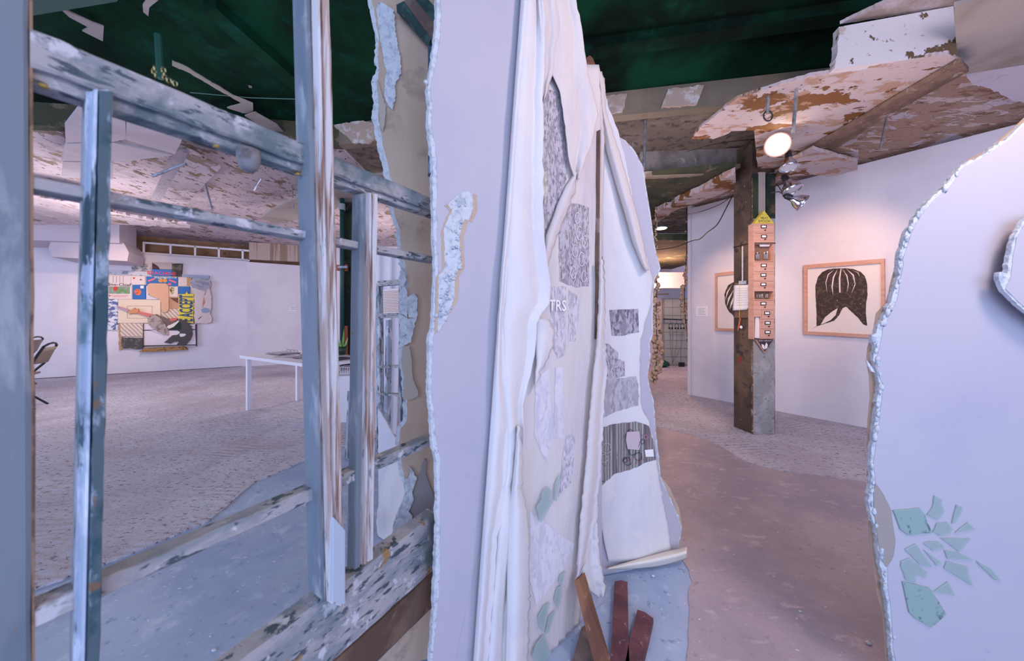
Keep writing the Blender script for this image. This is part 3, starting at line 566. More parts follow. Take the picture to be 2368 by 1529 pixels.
# ---------------------------------------------------------------- far wall assemblage
def z8(p): return zc((230, 580), 5.88, p)
art = T('assemblage', FW.at(365, 812, .05), 'collage artwork of painted boards, boxes, yellow sign and orca tail on the far wall', 'artwork')
def A(name, pts, off, colr, lbl=None, th=None, rag=0, spots=(), **k):
    px = z8(pts); px = ragged(px, rag, 3, True, len(pts)) if rag else px
    mm = mat('art_%s_%s' % (name, colr), colr, spots, rough=.7, **k)
    return O(name, slab(FW, px, off, th or max(.012, off-.002)), mm, art, label=lbl)
R4 = lambda x0, y0, x1, y1: [(x0, y0), (x1, y0), (x1, y1), (x0, y1)]
A('backing_board', [(110, 290), (1220, 360), (1290, 1000), (1310, 1300), (270, 1345), (250, 1090), (100, 1080)], .03, 'dccdc4')
A('metal_strip', [(110, 268), (712, 285), (712, 345), (110, 325)], .05, 'c7c8d2', 'shiny metal strip along the top left', spots=[('8f929f', 12, .5, .6)])
A('sketch_panel', [(435, 180), (715, 178), (715, 280), (435, 272)], .045, 'c9bdb8', 'grey landscape sketch panel', spots=[('7d7c86', 9, .5, .6)])
A('painted_panel', [(715, 155), (985, 165), (985, 252), (715, 248)], .06, 'b3a9aa', 'grey painted panel with a maroon curve')
A('maroon_curve', [(717, 165), (760, 185), (800, 215), (820, 250), (717, 248)], .064, '4a2634')
A('black_panel', [(985, 180), (1040, 172), (1128, 175), (1118, 300), (1115, 352), (985, 350)], .06, '3c3a36', 'dark swirling painted panel', spots=[('6a6454', 12, .5, .6)])
b = A('blue_carton_end', [(712, 250), (985, 262), (980, 345), (712, 340)], .08, '3a70b8', 'blue carton end with red lettering')
X = FW.d; 
text('BRACHINE', FW.at(*z8([(847, 308)])[0], .084), X, (0, 0, 1), .10, mat('red_pink_print', 'd8586a'), b, sx=.95)
A('rail_strip', [(1120, 322), (1490, 340), (1485, 388), (1120, 352)], .055, '9aa6bd', 'grey blue metal rail')
c = A('calendar_page', R4(112, 345, 425, 440), .045, 'dfd2ce')
for i in range(6):
    for j in range(4): O('date_mark', slab(FW, z8(R4(180+j*46+(i > 4)*0, 350+i*15, 190+j*46, 356+i*15)), .048, .002), m_signdark, c)
c = A('carton_side', R4(112, 440, 440, 655), .05, 'e3d6d0', 'white produce carton side with a red fruit picture')
text('Sno-Chief', FW.at(*z8([(272, 462)])[0], .054), X, (0, 0, 1), .082, m_signdark, c)
O('fruit_picture', slab(FW, z8(R4(130, 485, 412, 584)), .054, .003), mat('fruit_field', '8d9a86', [('6f9a60', 4, .5, .6), ('a8b4c0', 6, .55, .6)]), c)
O('red_fruit', G().prism([FW.at(*q, .058) for q in z8([(218+30*math.cos(a), 515+30*math.sin(a)) for a in [k*math.pi/7 for k in range(14)]])], -FW.n*.003), mat('tomato_red', 'd2453a'), c)
O('red_caption', slab(FW, z8(R4(150, 603, 390, 612)), .054, .003), mat('pale_red_print', 'd89a92'), c); O('red_caption', slab(FW, z8(R4(170, 622, 370, 630)), .054, .003), MATS['pale_red_print'], c)
O('red_caption', slab(FW, z8(R4(130, 600, 145, 622)), .054, .003), MATS['tomato_red'], c)
c = A('logo_card', R4(428, 345, 620, 462), .05, 'e2d5d0')
O('red_spot', slab(FW, z8([(450, 362), (485, 362), (478, 384), (460, 384)]), .054, .003), MATS['tomato_red'], c); O('eye_mark', slab(FW, z8([(545, 392), (562, 384), (578, 396), (562, 404)]), .054, .003), m_signdark, c)
c = A('blue_fruit_box', R4(450, 465, 625, 658), .07, '2f6cb2', 'blue box panel with an orange fruit')
O('orange_fruit', slab(FW, ragged(z8([(470, 545), (500, 520), (550, 525), (572, 560), (560, 595), (520, 605), (480, 590)]), .8, 3, True), .074, .003), mat('salmon_print', 'd87a60', [('c0503c', 12, .5, .6)]), c)
O('stamp', slab(FW, z8(R4(556, 475, 602, 512)), .074, .003), m_white2, c)
c = A('blue_banner_box', [(636, 350), (1066, 362), (1062, 478), (636, 660)], .06, '2f6cb2', 'blue box top with two oranges')
for cx in (832, 888): O('orange_fruit', G().prism([FW.at(*q, .066) for q in z8([(cx+34*math.cos(a), 405+26*math.sin(a)) for a in [k*math.pi/7 for k in range(14)]])], -FW.n*.004), mat('orange_print', 'd89a58'), c)
for q in ([(655, 400), (750, 370), (756, 392), (662, 424)], [(945, 385), (1045, 420), (1040, 444), (945, 410)], [(930, 440), (976, 440), (976, 474), (930, 468)]): O('ribbon', slab(FW, z8(q), .066, .004), mat('pink_ribbon', 'e07a86'), c)
O('frieze', slab(FW, z8(R4(750, 352, 1050, 378)), .066, .004), mat('pattern_frieze', '7a9ac0', [('d8d0b8', 30, .5, .56)]), c)
A('white_card', [(636, 480), (662, 480), (665, 600), (832, 660), (636, 660)], .065, 'd5d0da')
A('tan_box', R4(1072, 362, 1190, 480), .055, 'e0cfc2'); A('gold_box', R4(1188, 372, 1250, 480), .05, 'c99a5c')
A('blue_small_box', R4(1070, 488, 1228, 590), .06, '2f6cb2'); A('skull_card', R4(944, 484, 1066, 628), .06, 'e3d3c8')
A('mask_mark', [(950, 510), (985, 492), (1020, 510), (1008, 580), (985, 588), (965, 560)], .064, '5a5234', rag=.5, spots=[('d8c890', 20, .5, .55)])
A('brown_card', R4(944, 630, 1080, 785), .05, 'c39a7c'); A('dark_triangle', [(960, 642), (1070, 642), (1070, 715), (1010, 680)], .053, '6a4436')
A('tan_l_board', [(655, 460), (690, 442), (900, 445), (930, 465), (940, 500), (942, 790), (925, 825), (885, 842), (855, 832), (845, 790), (835, 700), (810, 655), (740, 630), (690, 615), (660, 570), (650, 520)], .10, 'd4a88a', 'smooth tan curved board like an upturned L')
c = A('yellow_sign', [(1080, 590), (1165, 588), (1190, 555), (1200, 585), (1282, 592), (1275, 990), (1080, 960)], .09, 'e0cc48', 'yellow sign with dark blue letters running upward')
text('WE ACCEPT', FW.at(*z8([(1188, 826)])[0], .095), (0, 0, 1), -X, .30, mat('navy_print', '3a5878'), c, sx=.44)
A('plaster_relief', [(1240, 395), (1300, 385), (1420, 390), (1495, 400), (1510, 450), (1495, 520), (1515, 600), (1520, 760), (1500, 850), (1528, 920), (1520, 965), (1470, 990), (1380, 985), (1300, 990), (1285, 900), (1290, 560), (1240, 500), (1230, 440)], .085, 'd8c9c4', 'lumpy white plaster relief on the right side', rag=1, bump=(5, .8, .05))
A('grey_relief', [(1240, 395), (1330, 385), (1440, 392), (1505, 420), (1500, 500), (1420, 545), (1350, 530), (1260, 500), (1232, 450)], .10, 'aaa6b2', rag=1, spots=[('8a8896', 14, .5, .6)], bump=(9, .8, .03))
A('red_drip', [(1440, 540), (1458, 550), (1420, 640), (1440, 700), (1410, 760), (1395, 800), (1400, 720), (1415, 640)], .0875, 'c98a7c', rag=1)
A('blue_patch', [(1385, 800), (1420, 775), (1495, 790), (1505, 830), (1450, 850), (1395, 840)], .0875, '8f9fb4', rag=.7); A('dark_nick', [(1340, 925), (1385, 890), (1388, 898), (1350, 932)], .0875, '3a3a46')
c = A('cabinet_door', [(255, 660), (828, 672), (832, 980), (250, 985)], .075, 'e2d2bc', 'cream panelled cabinet door')
for q in (R4(375, 748, 715, 753), R4(375, 915, 715, 919), R4(375, 748, 379, 919), R4(712, 748, 716, 919)): O('moulding', slab(FW, z8(q), .082, .007), mat('moulding_shade', 'b09c8a'), c)
for i in range(4): A('foil_tile', R4(105, 658+i*106, 250, 758+i*106), .05, 'd8dbe6', spots=[('5a6a9a', 16, .5, .54)])
A('lattice_panel', [(285, 985), (590, 990), (588, 1160), (285, 1165)], .06, 'dfd0c4', 'cream lattice panel lower left', wave=('b7a08c', 7, .5, .7, 'DIAGONAL'))
A('lattice_panel', R4(840, 790, 1080, 930), .055, 'dfd0c4', wave=('b7a08c', 7, .5, .7, 'DIAGONAL'))
A('wood_edge', [(262, 985), (300, 990), (305, 1345), (265, 1345)], .055, 'b48e6c', rag=2)
A('slate_panel', [(300, 1180), (585, 1185), (585, 1335), (470, 1340), (420, 1325), (340, 1330), (298, 1300), (305, 1230)], .065, '4a4848', 'dark slate panel lower left', rag=1, spots=[('6a6664', 14, .5, .6)])
c = A('door_panel', [(592, 995), (1300, 1000), (1310, 1300), (595, 1305)], .075, 'ddd6de', 'white door panel carrying the orca cut-out')
O('ledge', slab(FW, z8([(595, 1075), (1315, 1068), (1315, 1078), (595, 1085)]), .09, .015), m_signdark, c); O('ledge', slab(FW, z8([(595, 1288), (1315, 1275), (1315, 1288), (595, 1302)]), .09, .015), m_signdark, c); O('ledge', slab(FW, z8(R4(590, 990, 602, 1310)), .09, .015), m_signdark, c); O('ledge', slab(FW, z8(R4(1300, 1000, 1320, 1300)), .07, .03), mat('plum', '4a2e44'), c)
A('orca_cutout', [(880, 1245), (960, 1190), (1000, 1150), (1060, 1145), (1100, 1110), (1060, 1080), (950, 1070), (1000, 1020), (1080, 950), (1150, 940), (1210, 985), (1255, 1060), (1262, 1140), (1235, 1210), (1180, 1270), (1120, 1290), (1040, 1290), (1080, 1240), (1020, 1230), (960, 1265)], .12, '4a4546', 'dark orca shape curling down', rag=.5)
A('white_patch', [(1085, 1140), (1110, 1125), (1165, 1130), (1180, 1142), (1150, 1165), (1100, 1172)], .124, 'e6dde0'); A('white_belly', [(930, 1020), (980, 1000), (1060, 950), (1085, 960), (1010, 1035), (950, 1060), (915, 1045)], .124, 'e6ddd2')
A('dark_cap', [(950, 1065), (1075, 950), (1110, 985), (1112, 1060), (1080, 1082)], .122, '10281a')
A('white_fin', [(690, 1080), (900, 1085), (1090, 1095), (1095, 1130), (1050, 1145), (990, 1150), (930, 1200), (890, 1150), (760, 1100)], .115, 'e2d8de')
A('brown_back', [(700, 875), (760, 865), (850, 900), (950, 930), (1060, 960), (1000, 990), (930, 1020), (860, 960), (740, 900)], .125, '6f5c58', rag=1)
A('grey_glove', [(655, 930), (700, 880), (760, 870), (840, 930), (900, 1010), (935, 1090), (942, 1145), (930, 1160), (860, 1135), (790, 1100), (740, 1060), (680, 1010), (655, 970)], .13, 'a89a96', 'pale grey carved hand or flipper', rag=1, spots=[('7a6c68', 12, .5, .6)])
A('red_arm', [(510, 820), (600, 840), (720, 870), (680, 905), (600, 880), (505, 850)], .13, 'cc7468', 'red arm reaching left'); A('red_shoulder', [(955, 925), (1000, 912), (1055, 925), (1050, 945), (980, 962), (955, 950)], .13, 'c8685c')
A('carved_fist', [(385, 820), (430, 810), (470, 775), (520, 790), (535, 815), (510, 850), (440, 850), (415, 860)], .14, 'c98f62', 'carved wooden fist', rag=1)
A('pink_baton', [(228, 752), (395, 805), (392, 830), (235, 768)], .14, 'b98fb0')
A('gilt_moulding', [(525, 1380), (610, 1330), (1140, 1300), (1190, 1348), (1000, 1358), (700, 1375)], .14, 'a9804c', 'gilt frame moulding along the bottom', spots=[('6a4a28', 24, .5, .6)], bump=(60, .8, .01))
t = T('wall_label', FW.at(677, 719, .004), 'small pale caption card on the far wall right of the artwork', 'label')
O('card', slab(fw2, [(670, 707), (685, 707), (685, 719), (670, 719)], .01, .006), m_white, t)
for i in range(3): O('print_line', slab(fw2, [(672, 709+i*3), (683, 709+i*3), (683, 710+i*3), (672, 710+i*3)], .012, .001), MATS['faint_print'], t)
O('baseboard_left', G().prism(on(FW, [(40, 878), (560, 847), (560, 849), (40, 881)], .01), -FW.n*.01), m_signdark, kind='structure')

# ---------------------------------------------------------------- left room: chairs, table, cabinet
def chair(loc, ang, lbl):
    t = T('folding_chair', loc, lbl, 'chair', 'folding chairs at the left edge'); R = lambda x, y, z: Vector(loc)+Vector((x*math.cos(ang)-y*math.sin(ang), x*math.sin(ang)+y*math.cos(ang), z))
    ms = mat('beige_vinyl', '8f8172', rough=.5); mf = mat('chair_frame_metal', '2c3238', rough=.35, metal=.5)
    def sgrid(u, v): return R(-.19+.38*u, -.2+.4*v, .44+.012*math.sin(math.pi*u)*math.sin(math.pi*v))
    O('seat', G().prism([R(-.19, -.2, .425), R(.21, -.17, .425), R(.21, .17, .425), R(-.19, .2, .425)], (0, 0, .025)), ms, t)
    O('backrest', G().grid(lambda u, v: R(-.26-.07*v-.03*math.sin(math.pi*u), -.19+.38*u, .58+.2*v), 8, 4), ms, t, smooth=True, solid=.02)
    for s in (-1, 1):
        O('leg', G().tube([R(.24, s*.21, .0), R(-.22, s*.2, .56), R(-.33, s*.19, .80)], .013, 8), mf, t)
        O('leg', G().tube([R(-.26, s*.18, .0), R(.16, s*.17, .43)], .012, 8), mf, t)
    O('back_frame', G().tube([R(-.33, -.19, .80), R(-.345, -.1, .83), R(-.35, 0, .84), R(-.345, .1, .83), R(-.33, .19, .80)], .013, 8), mf, t)
    O('crossbar', G().tube([R(-.15, -.18, .12), R(-.15, .18, .12)], .009, 6), mf, t); O('crossbar', G().tube([R(.1, -.2, .17), R(.1, .2, .17)], .009, 6), mf, t)
chair((-6.40, 4.40, .01), math.radians(217), 'nearer beige folding chair at the left edge, seat facing left')
chair((-8.5, 5.8, .01), math.radians(210), 'farther folding chair behind, only its looped back showing')
A0 = Vector((-3.35, 4.4, 0)); B0 = Vector((-2.05, 3.62, 0)); tx = (B0-A0).normalized(); ty = Vector((-tx.y, tx.x, 0)); LT = (B0-A0).length; WT = .60
tb = T('work_table', A0+tx*LT/2+ty*WT/2, 'long white table with papers and a bell', 'table')
ax = (tx, ty, Vector((0, 0, 1))); TZ = .71
O('tabletop', G().box(A0+tx*LT/2+ty*WT/2+Vector((0, 0, TZ-.02)), LT+.14, WT+.14, .035, ax), m_white, tb)
for u in (0, LT):
    for v in (0, WT): O('leg', G().box(A0+tx*u+ty*v+Vector((0, 0, (TZ-.03)/2+.005)), .045, .045, TZ-.04, ax), m_white, tb)
def tt(u, v, z=0): return A0+tx*u+ty*v+Vector((0, 0, TZ+z))
def lay(name, u, v, w_, l, h, rot, m, lbl, cat, z=0):
    c_, s_ = math.cos(rot), math.sin(rot); X = tx*c_+ty*s_; Y = ty*c_-tx*s_
    return O(name, G().box(tt(u, v, z+h/2), w_, l, h, (X, Y, Vector((0, 0, 1)))), m, label=lbl, cat=cat)
m_lam = mat('laminated_sheet', 'a9a2ac', [('c9c2c8', 6, .5, .55), ('7d7078', 9, .56, .6)], rough=.35); m_bk = mat('binder_grey', '6a6470', [('a09aa0', 5, .5, .56)], rough=.5)
def binder(u, v, z, lbl):
    t = T('ring_binder', tt(u, v, z), lbl, 'binder'); 
    O('cover', G().box(tt(u, v, z+.006), .34, .26, .012, ax), m_bk, t); O('page', G().box(tt(u, v, z+.016), .30, .23, .008, ax), m_lam, t)
    for k in (-1, 0, 1): O('ring', G().tube([tt(u+k*.09, v+.11, z+.015)+Vector((0, 0, 0))+ty*.03*math.cos(a)+Vector((0, 0, .03*math.sin(a))) for a in [j*math.pi/6 for j in range(12)]], .003, 5, True), m_steel, t)
binder(.22, .30, 0, 'open grey ring binder at the left end of the white table')
lay('leaflet', .62, .18, .28, .20, .004, .2, m_lam, 'grey laminated sheet near the front edge of the white table', 'paper')
lay('leaflet', .70, .42, .30, .21, .004, -.1, m_bk, 'darker printed sheet behind the laminated one on the white table', 'paper')
lay('leaflet', 1.0, .22, .30, .22, .004, .1, mat('plum_sheet', '6c5f70', [('b4a6b0', 7, .5, .56)]), 'plum coloured sheet on the table just left of the wooden post', 'paper')
lay('leaflet', 1.05, .48, .26, .22, .006, .3, m_paper, 'white sheet at the back of the white table', 'paper')
lay('leaflet', 1.38, .3, .22, .3, .01, .1, mat('navy_sheet', '3f4a60', rough=.4), 'dark blue folder at the right end of the white table', 'folder')
c = tt(.62, .52); bl = T('service_bell', c, 'small dark service bell on a stand at the back of the white table', 'bell')
O('foot', G().lathe(c, (0, 0, 1), [(0, 0), (.045, 0), (.03, .012), (.008, .03)], 16), m_black, bl, smooth=True)
O('stem', G().lathe(c, (0, 0, 1), [(.008, .03), (.005, .06), (.008, .08)], 10), m_black, bl, smooth=True); O('dome', G().lathe(c, (0, 0, 1), [(.055, .075), (.045, .10), (.02, .118), (.006, .125), (.007, .14), (0, .15)], 20), m_black, bl, smooth=True)
# white pedestal under the table end
ca = Vector((-2.40, 4.0, 0)); cbx = (Vector((-2.1, 3.82, 0))-ca).normalized(); cby = Vector((-cbx.y, cbx.x, 0))
ca0 = HZ(704, 971); pz = .525
ped = T('storage_pedestal', ca0, 'white box pedestal standing under the right end of the table', 'cabinet')
cc = [ca0, HZ(733, 985), Vector((-1.62, 3.98, 0)), Vector((-1.62, 4.45, 0))]
cc = [HZ(704, 971), HZ(733, 984), P(850, 732, 3.95).xy.to_3d(), P(850, 732, 4.5).xy.to_3d()]
O('body', G().prism([Vector((p.x, p.y, .012)) for p in cc], (0, 0, pz-.02)), m_white, ped)
O('top', G().prism([Vector((p.x, p.y, pz-.008)) for p in cc], (0, 0, .012)), mat('white_top', 'f0eef4', rough=.4), ped)
O('bracket_box', G().box(P(721, 855, 4.05)+Vector((0, .1, -.01)), .10, .10, .07), m_black, label='small black box on the white pedestal left of the wooden post', cat='box').name = 'small_box'
bc = P(804, 866, 4.05); bs = T('wire_basket', bc, 'white slotted basket on the pedestal with cords inside', 'basket')
for i in range(9): O('slat', G().box(bc+Vector((-.085+i*.021, 0, .045)), .008, .006, .075), m_white, bs)
for z in (.01, .085): O('rim', G().tube([bc+Vector((x, y, z)) for x, y in [(-.09, 0), (.09, 0), (.09, .12), (-.09, .12)]], .006, 6, True), m_white, bs)
O('cord_bundle', G().tube([bc+Vector((-.06+.012*i, .05+.03*math.sin(i), .07+.02*math.cos(i*1.7))) for i in range(11)], .006, 6), m_orange, label='orange cord bundled in the white basket', cat='cord')

# dark left column, pipe and plant
lc = T('iron_column', P(812, 732, 4.75).xy.to_3d(), 'dark green and brown iron column behind the table', 'pillar')
O('shaft', G().box((-2.19, 4.85, 1.5), .22, .25, 3.0), m_darkgreen, lc)
O('flange', G().box((-2.30, 4.80, 1.5), .03, .3, 3.0), mat('flaky_grey_flange', '5a6660', [('2a3a32', 8, .5, .6), ('a8a8a0', 12, .62, .66)], bump=(40, .6, .01)), lc)
O('flange', G().box((-2.08, 4.72, 1.5), .03, .2, 3.0), m_darkgreen, lc)
pipe = T('green_pipe', P(791, 732, 4.55).xy.to_3d(), 'dark teal conduit running up beside the iron column', 'pipe')
O('tube', G().tube([P(791, 460, 4.55), P(791, 815, 4.55)], .028, 10), mat('teal_pipe', '1d4a4a', rough=.45), pipe, smooth=True)
O('coupling', G().tube([P(791, 472, 4.55), P(791, 486, 4.55)], .04, 10), mat('silver_coupling', '8e9aa0', rough=.4), pipe)
for y in (618,): O('bracket', G().box(P(793, y, 4.5), .12, .03, .03), m_steel, pipe)
for x0, x1, y0, y1, nm in ((779, 787, 613, 626, 'left'), (797, 804, 612, 627, 'right')): O('wood_block', G().box(P((x0+x1)/2, (y0+y1)/2, 4.6), (x1-x0)/F*4.6, .04, (y1-y0)/F*4.6), mat('orange_block', 'b0603a'), label='orange wood block '+nm+' of the teal pipe', cat='block')
O('orange_plank', G().box(P(799, 790, 4.62), .06, .03, .42), mat('terracotta_plank', 'a8563c', rough=.6), label='terracotta plank standing behind the snake plant', cat='plank').name = 'plank'
pc = P(789, 820, 4.3); pt = T('potted_plant', pc, 'spiky green snake plant in a dark pot by the iron column', 'plant')
O('pot', G().lathe(pc, (0, 0, 1), [(0, 0), (.05, 0), (.065, .10), (.058, .10), (.05, .08), (0, .08)], 16), mat('dark_pot', '1f3d33', rough=.4), pt, smooth=True)
for i, (dx, dy, h) in enumerate([(-.02, 0, .26), (.01, .01, .32), (.03, -.01, .22), (0, -.02, .18)]):
    O('leaf', G().prism([pc+Vector((dx-.012, dy, .08)), pc+Vector((dx+.012, dy, .08)), pc+Vector((dx*2+.014, dy, h*.6)), pc+Vector((dx*3, dy, h)), pc+Vector((dx*2-.012, dy, h*.6))], (0, .004, 0)), mat('leaf_green', '6f9a4a', [('9ab46a', 20, .5, .6)], rough=.5), pt)
sh = T('metal_drum', P(722, 732, 6.5).xy.to_3d(), 'tall shiny metal cylinder at the right end of the far wall', 'drum')
O('shell', G().lathe(P(724, 732, 6.8).xy.to_3d(), (0, 0, 1), [(.14, 0), (.14, 2.2), (0, 2.2)], 20), m_steel, sh, smooth=True)

# ladder-like sash, small sash and print seen between the sash and the torn board
LW = VP(gp(860, 3.0), gp(960, 2.7))
def oldbar(parent, name, pl, a, b, wpx, off, th, m): return O(name, barpx(pl, a, b, wpx, off, th), m, parent)
ls = T('weathered_window', LW.at(900, 1070), 'tall weathered sash standing beyond the torn brown board', 'window')
for x0, x1 in (((872, 655), (876, 1060)), ((925, 640), (925, 1085)), ((895, 740), (891, 1030))):
    oldbar(ls, 'stile', LW, x0, x1, 6 if x0[0] > 880 else 9, 0, .04, m_old)
for y0, y1, w_ in ((656, 652, 12), (731, 729, 11), (849, 848, 6), (911, 915, 5), (1040, 1072, 9)): oldbar(ls, 'rail', LW, (872, y0), (926, y1), w_, .005, .04, m_oldh)
ss = VP(gp(800, 2.9), gp(845, 2.75)); s2 = T('bare_window', ss.at(820, 1070), 'small bare window sash leaning behind the split post', 'window')
for a, b in (((806, 905), (800, 1065)), ((818, 900), (814, 1065)), ((812, 898), (850, 896)), ((800, 1063), (845, 1072))): oldbar(s2, 'bar', ss, a, b, 5, 0, .03, m_old)
cwp = VP(gp(880, 3.6), gp(960, 3.4))
O('hanging_cloth', G().grid(lambda u, v: cwp.at(868+(62-14*v)*u, 580+440*v, .02*math.sin(u*14)), 16, 12), m_wall, label='pinkish white board panel behind the tall weathered sash', cat='panel', solid=.01).name = 'display_panel'
t = T('ruled_print', cwp.at(905, 724, .05), 'print of fine horizontal orange lines behind the tall sash', 'picture')
O('sheet', slab(cwp, [(885, 670), (930, 666), (930, 724), (885, 724)], .045, .004), m_paper, t)
for i in range(14): O('ruled_line', slab(cwp, [(887, 674+i*3.6), (930, 672+i*3.6), (930, 673+i*3.6), (887, 675+i*3.6)], .048, .001), mat('orange_line', 'c88a6c'), t)
O('loose_canvas', G().prism(on(VP(gp(868, 1.9), gp(960, 1.7)), ragged([(940, 1000), (915, 1020), (895, 1080), (880, 1130), (872, 1180), (870, 1205), (880, 1300), (935, 1300), (950, 1150)], 1.5, 8, True, 4)), (0, .02, 0)), m_canvas, label='cream canvas scrap draped behind the sash by the torn board', cat='cloth')
O('loose_canvas', slab(VP(gp(868, 2.3), gp(960, 2.2)), ragged([(874, 945), (915, 1015), (905, 1075), (875, 1150)], 1, 6, True, 5), 0, .01), m_wall, label='white triangular scrap low beyond the tall weathered sash', cat='cloth')
O('wood_scrap', slab(VP(gp(800, 1.72), gp(840, 1.65)), [(806, 1245), (820, 1205), (838, 1190), (834, 1240), (822, 1252)], 0, .02), m_pwood, label='pale torn scrap on the floor left of the narrow muntin', cat='scrap')

# ---------------------------------------------------------------- hanging window sash in front
ws = T('salvaged_window', W.at(540, 1600), 'large weathered wooden window sash without glass at the left', 'window')
def qbar(name, q, off, th, m, bead=None, n=14, lbl=None, seed=0):
    """q: front face corners (a0,a1) start edge pair, (b0,b1) end edge pair in pixels; slightly worn edges"""
    (a0, a1, b0, b1) = q; rnd = random.Random(seed); L0 = []; L1 = []
    A0_, A1_, B0_, B1_ = W.at(*a0, off), W.at(*a1, off), W.at(*b0, off), W.at(*b1, off)
    g = G(); k = 0
    for i in range(n+1):
        t = i/n; p = A0_.lerp(B0_, t); r = A1_.lerp(B1_, t); e = (r-p).normalized(); wd = (r-p).length
        j1 = rnd.uniform(-.0012, .0012); j2 = rnd.uniform(-.0012, .0012)
        if bead:
            c = [(0+j1, -.006), (wd*.16, -.006), (wd*.22, 0.004), (wd*.34, .006), (wd*.42, -.002), (wd*.5, .004), (wd*.78, .006), (wd*.84, -.004), (wd+j2, -.006)]
        else: c = [(0+j1, -.003), (wd*.08, 0), (wd*.92, 0), (wd+j2, -.003)]
        c = [(x, z) for x, z in c]+[(wd, -th), (0, -th)]
        g.v += [p+e*x+W.n*z for x, z in c]; m_ = len(c)
    for i in range(n):
        for j in range(m_): q2 = (j+1) % m_; g.f.append((i*m_+j, i*m_+q2, (i+1)*m_+q2, (i+1)*m_+j))
    g.f.append(tuple(range(m_))); g.f.append(tuple(range(n*m_+m_-1, n*m_-1, -1)))
    return O(name, g, m, ws, label=lbl)
qbar('stile', ((-110, -60), (66, -60), (-110, 1680), (74, 1680)), .0, .05, m_stile, lbl='blurred slate blue stile at the left edge')
qbar('putty_edge', ((66, -60), (76, -60), (74, 1680), (82, 1680)), -.003, .04, m_edgebrown)
qbar('top_rail', ((70, 62), (70, 150), (1010, 462), (1010, 490)), .0, .045, m_oldh, n=30, seed=2)
qbar('rail_moulding', ((70, 152), (70, 190), (1010, 490), (1010, 503)), -.012, .03, m_oldh, n=30, seed=3)
qbar('muntin', ((68, 406), (68, 436), (1010, 594), (1010, 608)), -.004, .034, m_oldh, n=30, seed=4)
qbar('muntin', ((74, 1412), (74, 1458), (1010, 1005), (1010, 1026)), -.004, .034, m_oldh, n=30, seed=5)
qbar('bottom_rail', ((250, 1762), (250, 2000), (1012, 1186), (1012, 1312)), .0, .045, m_oldh, n=30, seed=6, lbl='broad bottom rail with brown and blue peeling paint')
qbar('drip_rail', ((250, 2010), (250, 2150), (1012, 1318), (1012, 1395)), -.02, .03, m_brown, n=30, seed=7)
qbar('muntin', ((203, 208), (262, 212), (170, 1660), (228, 1660)), .006, .04, m_blue, bead=True, n=30, seed=8, lbl='flaking pale blue vertical muntin')
qbar('putty_strip', ((232, 209), (262, 212), (202, 1660), (228, 1660)), .016, .006, mat('dark_teal_paint', '51636c', [('9aa8b8', 22, .55, .6, (1, 1, .3)), ('34505a', 9, .55, .62), ('7a5f4c', 30, .62, .66)], bump=(40, .6, .004)), n=30, seed=18, lbl='dark teal half of the vertical muntin')
qbar('post', ((708, -470), (753, -470), (754, 1392), (802, 1404)), .026, .062, m_front, bead=True, n=30, seed=9, lbl='tall split post with peeling white and brown strips')
qbar('muntin', ((846, 446), (876, 452), (832, 1310), (866, 1286)), .004, .036, m_front, bead=True, n=20, seed=10, lbl='narrow vertical muntin with flaking paint')
qbar('post_edge', ((694, -470), (710, -470), (742, 1385), (756, 1392)), .02, .05, m_stile, n=30, seed=19, lbl='smooth slate blue edge of the post')
qbar('muntin_edge', ((832, 448), (847, 447), (820, 1318), (833, 1310)), .0, .03, m_stile, n=20, seed=20)
qbar('paint_flake', ((770, 1195), (800, 1230), (768, 1392), (800, 1398)), .036, .006, mat('pale_blue_flake', 'b3bccb', bump=(30, .3, .003)), n=6)
# latch under the top rail
g = G(); lp = W.at(575, 372, -.01)
g.lathe(lp+Vector((0, 0, .02)), (0, 0, -1), [(.0, 0), (.02, 0), (.019, .018), (.015, .034), (.009, .04), (0, .041)], 12)
O('latch', g, mat('dull_bracket', '7e7c80', [('5c5654', 20, .5, .6)], rough=.6), ws, smooth=True, label='grey metal sash lift under the top rail')
for x, y in ((102, 200), (500, 338), (690, 403)): O('putty_spot', G().blob(W.at(x, y, -.009), .0035, 7, 5, x, (1.5, 1.5, .8)), mat('ochre_putty', 'a88a44', rough=.8), ws, smooth=True)
ch = T('window_chain', W.at(352, 178, -.02), 'brass chain links on top of the hanging window sash', 'chain')
for i, (x, y) in enumerate([(356, 158), (356, 166), (358, 173), (378, 163), (378, 171), (380, 178), (385, 184), (391, 187), (398, 190), (405, 194)]):
    c = W.at(x, y, -.02); axx = W.d if i % 2 else W.n
    O('link', G().tube([c+axx*math.cos(a)*.0028+Vector((0, 0, math.sin(a)*.005)) for a in [k*math.pi/4 for k in range(8)]], .001, 5, True), mat('brass', '9a946c', rough=.35, metal=1), ch)
# dark green window corner behind the panel top
fr = T('frame_fragment', PB.at(965, 90, .03), 'dark green broken window frame corner jutting at the top behind the white panel', 'window frame')
def z9(p): return zc((680, 0), 2.94, p)
for i, (q, m_) in enumerate([(z9([(695, 32), (750, 5), (935, 262), (920, 282)]), m_darkgreen), (z9([(748, 6), (800, -30), (985, 190), (940, 262)]), m_old), (z9([(800, -30), (860, -60), (1000, 90), (985, 190)]), m_darkgreen)]):
    O('moulding', slab(PB, q, .05+.008*(i == 1), .03), mat('green_old_moulding', '3c5a58', [('22403e', 10, .5, .56), ('8a7a60', 14, .62, .66)], bump=(30, .4, .006)) if i != 1 else m_greywood, fr)
O('moulding', slab(PB, [(990, 95), (1004, 95), (1004, 400), (990, 400)], .03, .03), m_slate, fr)

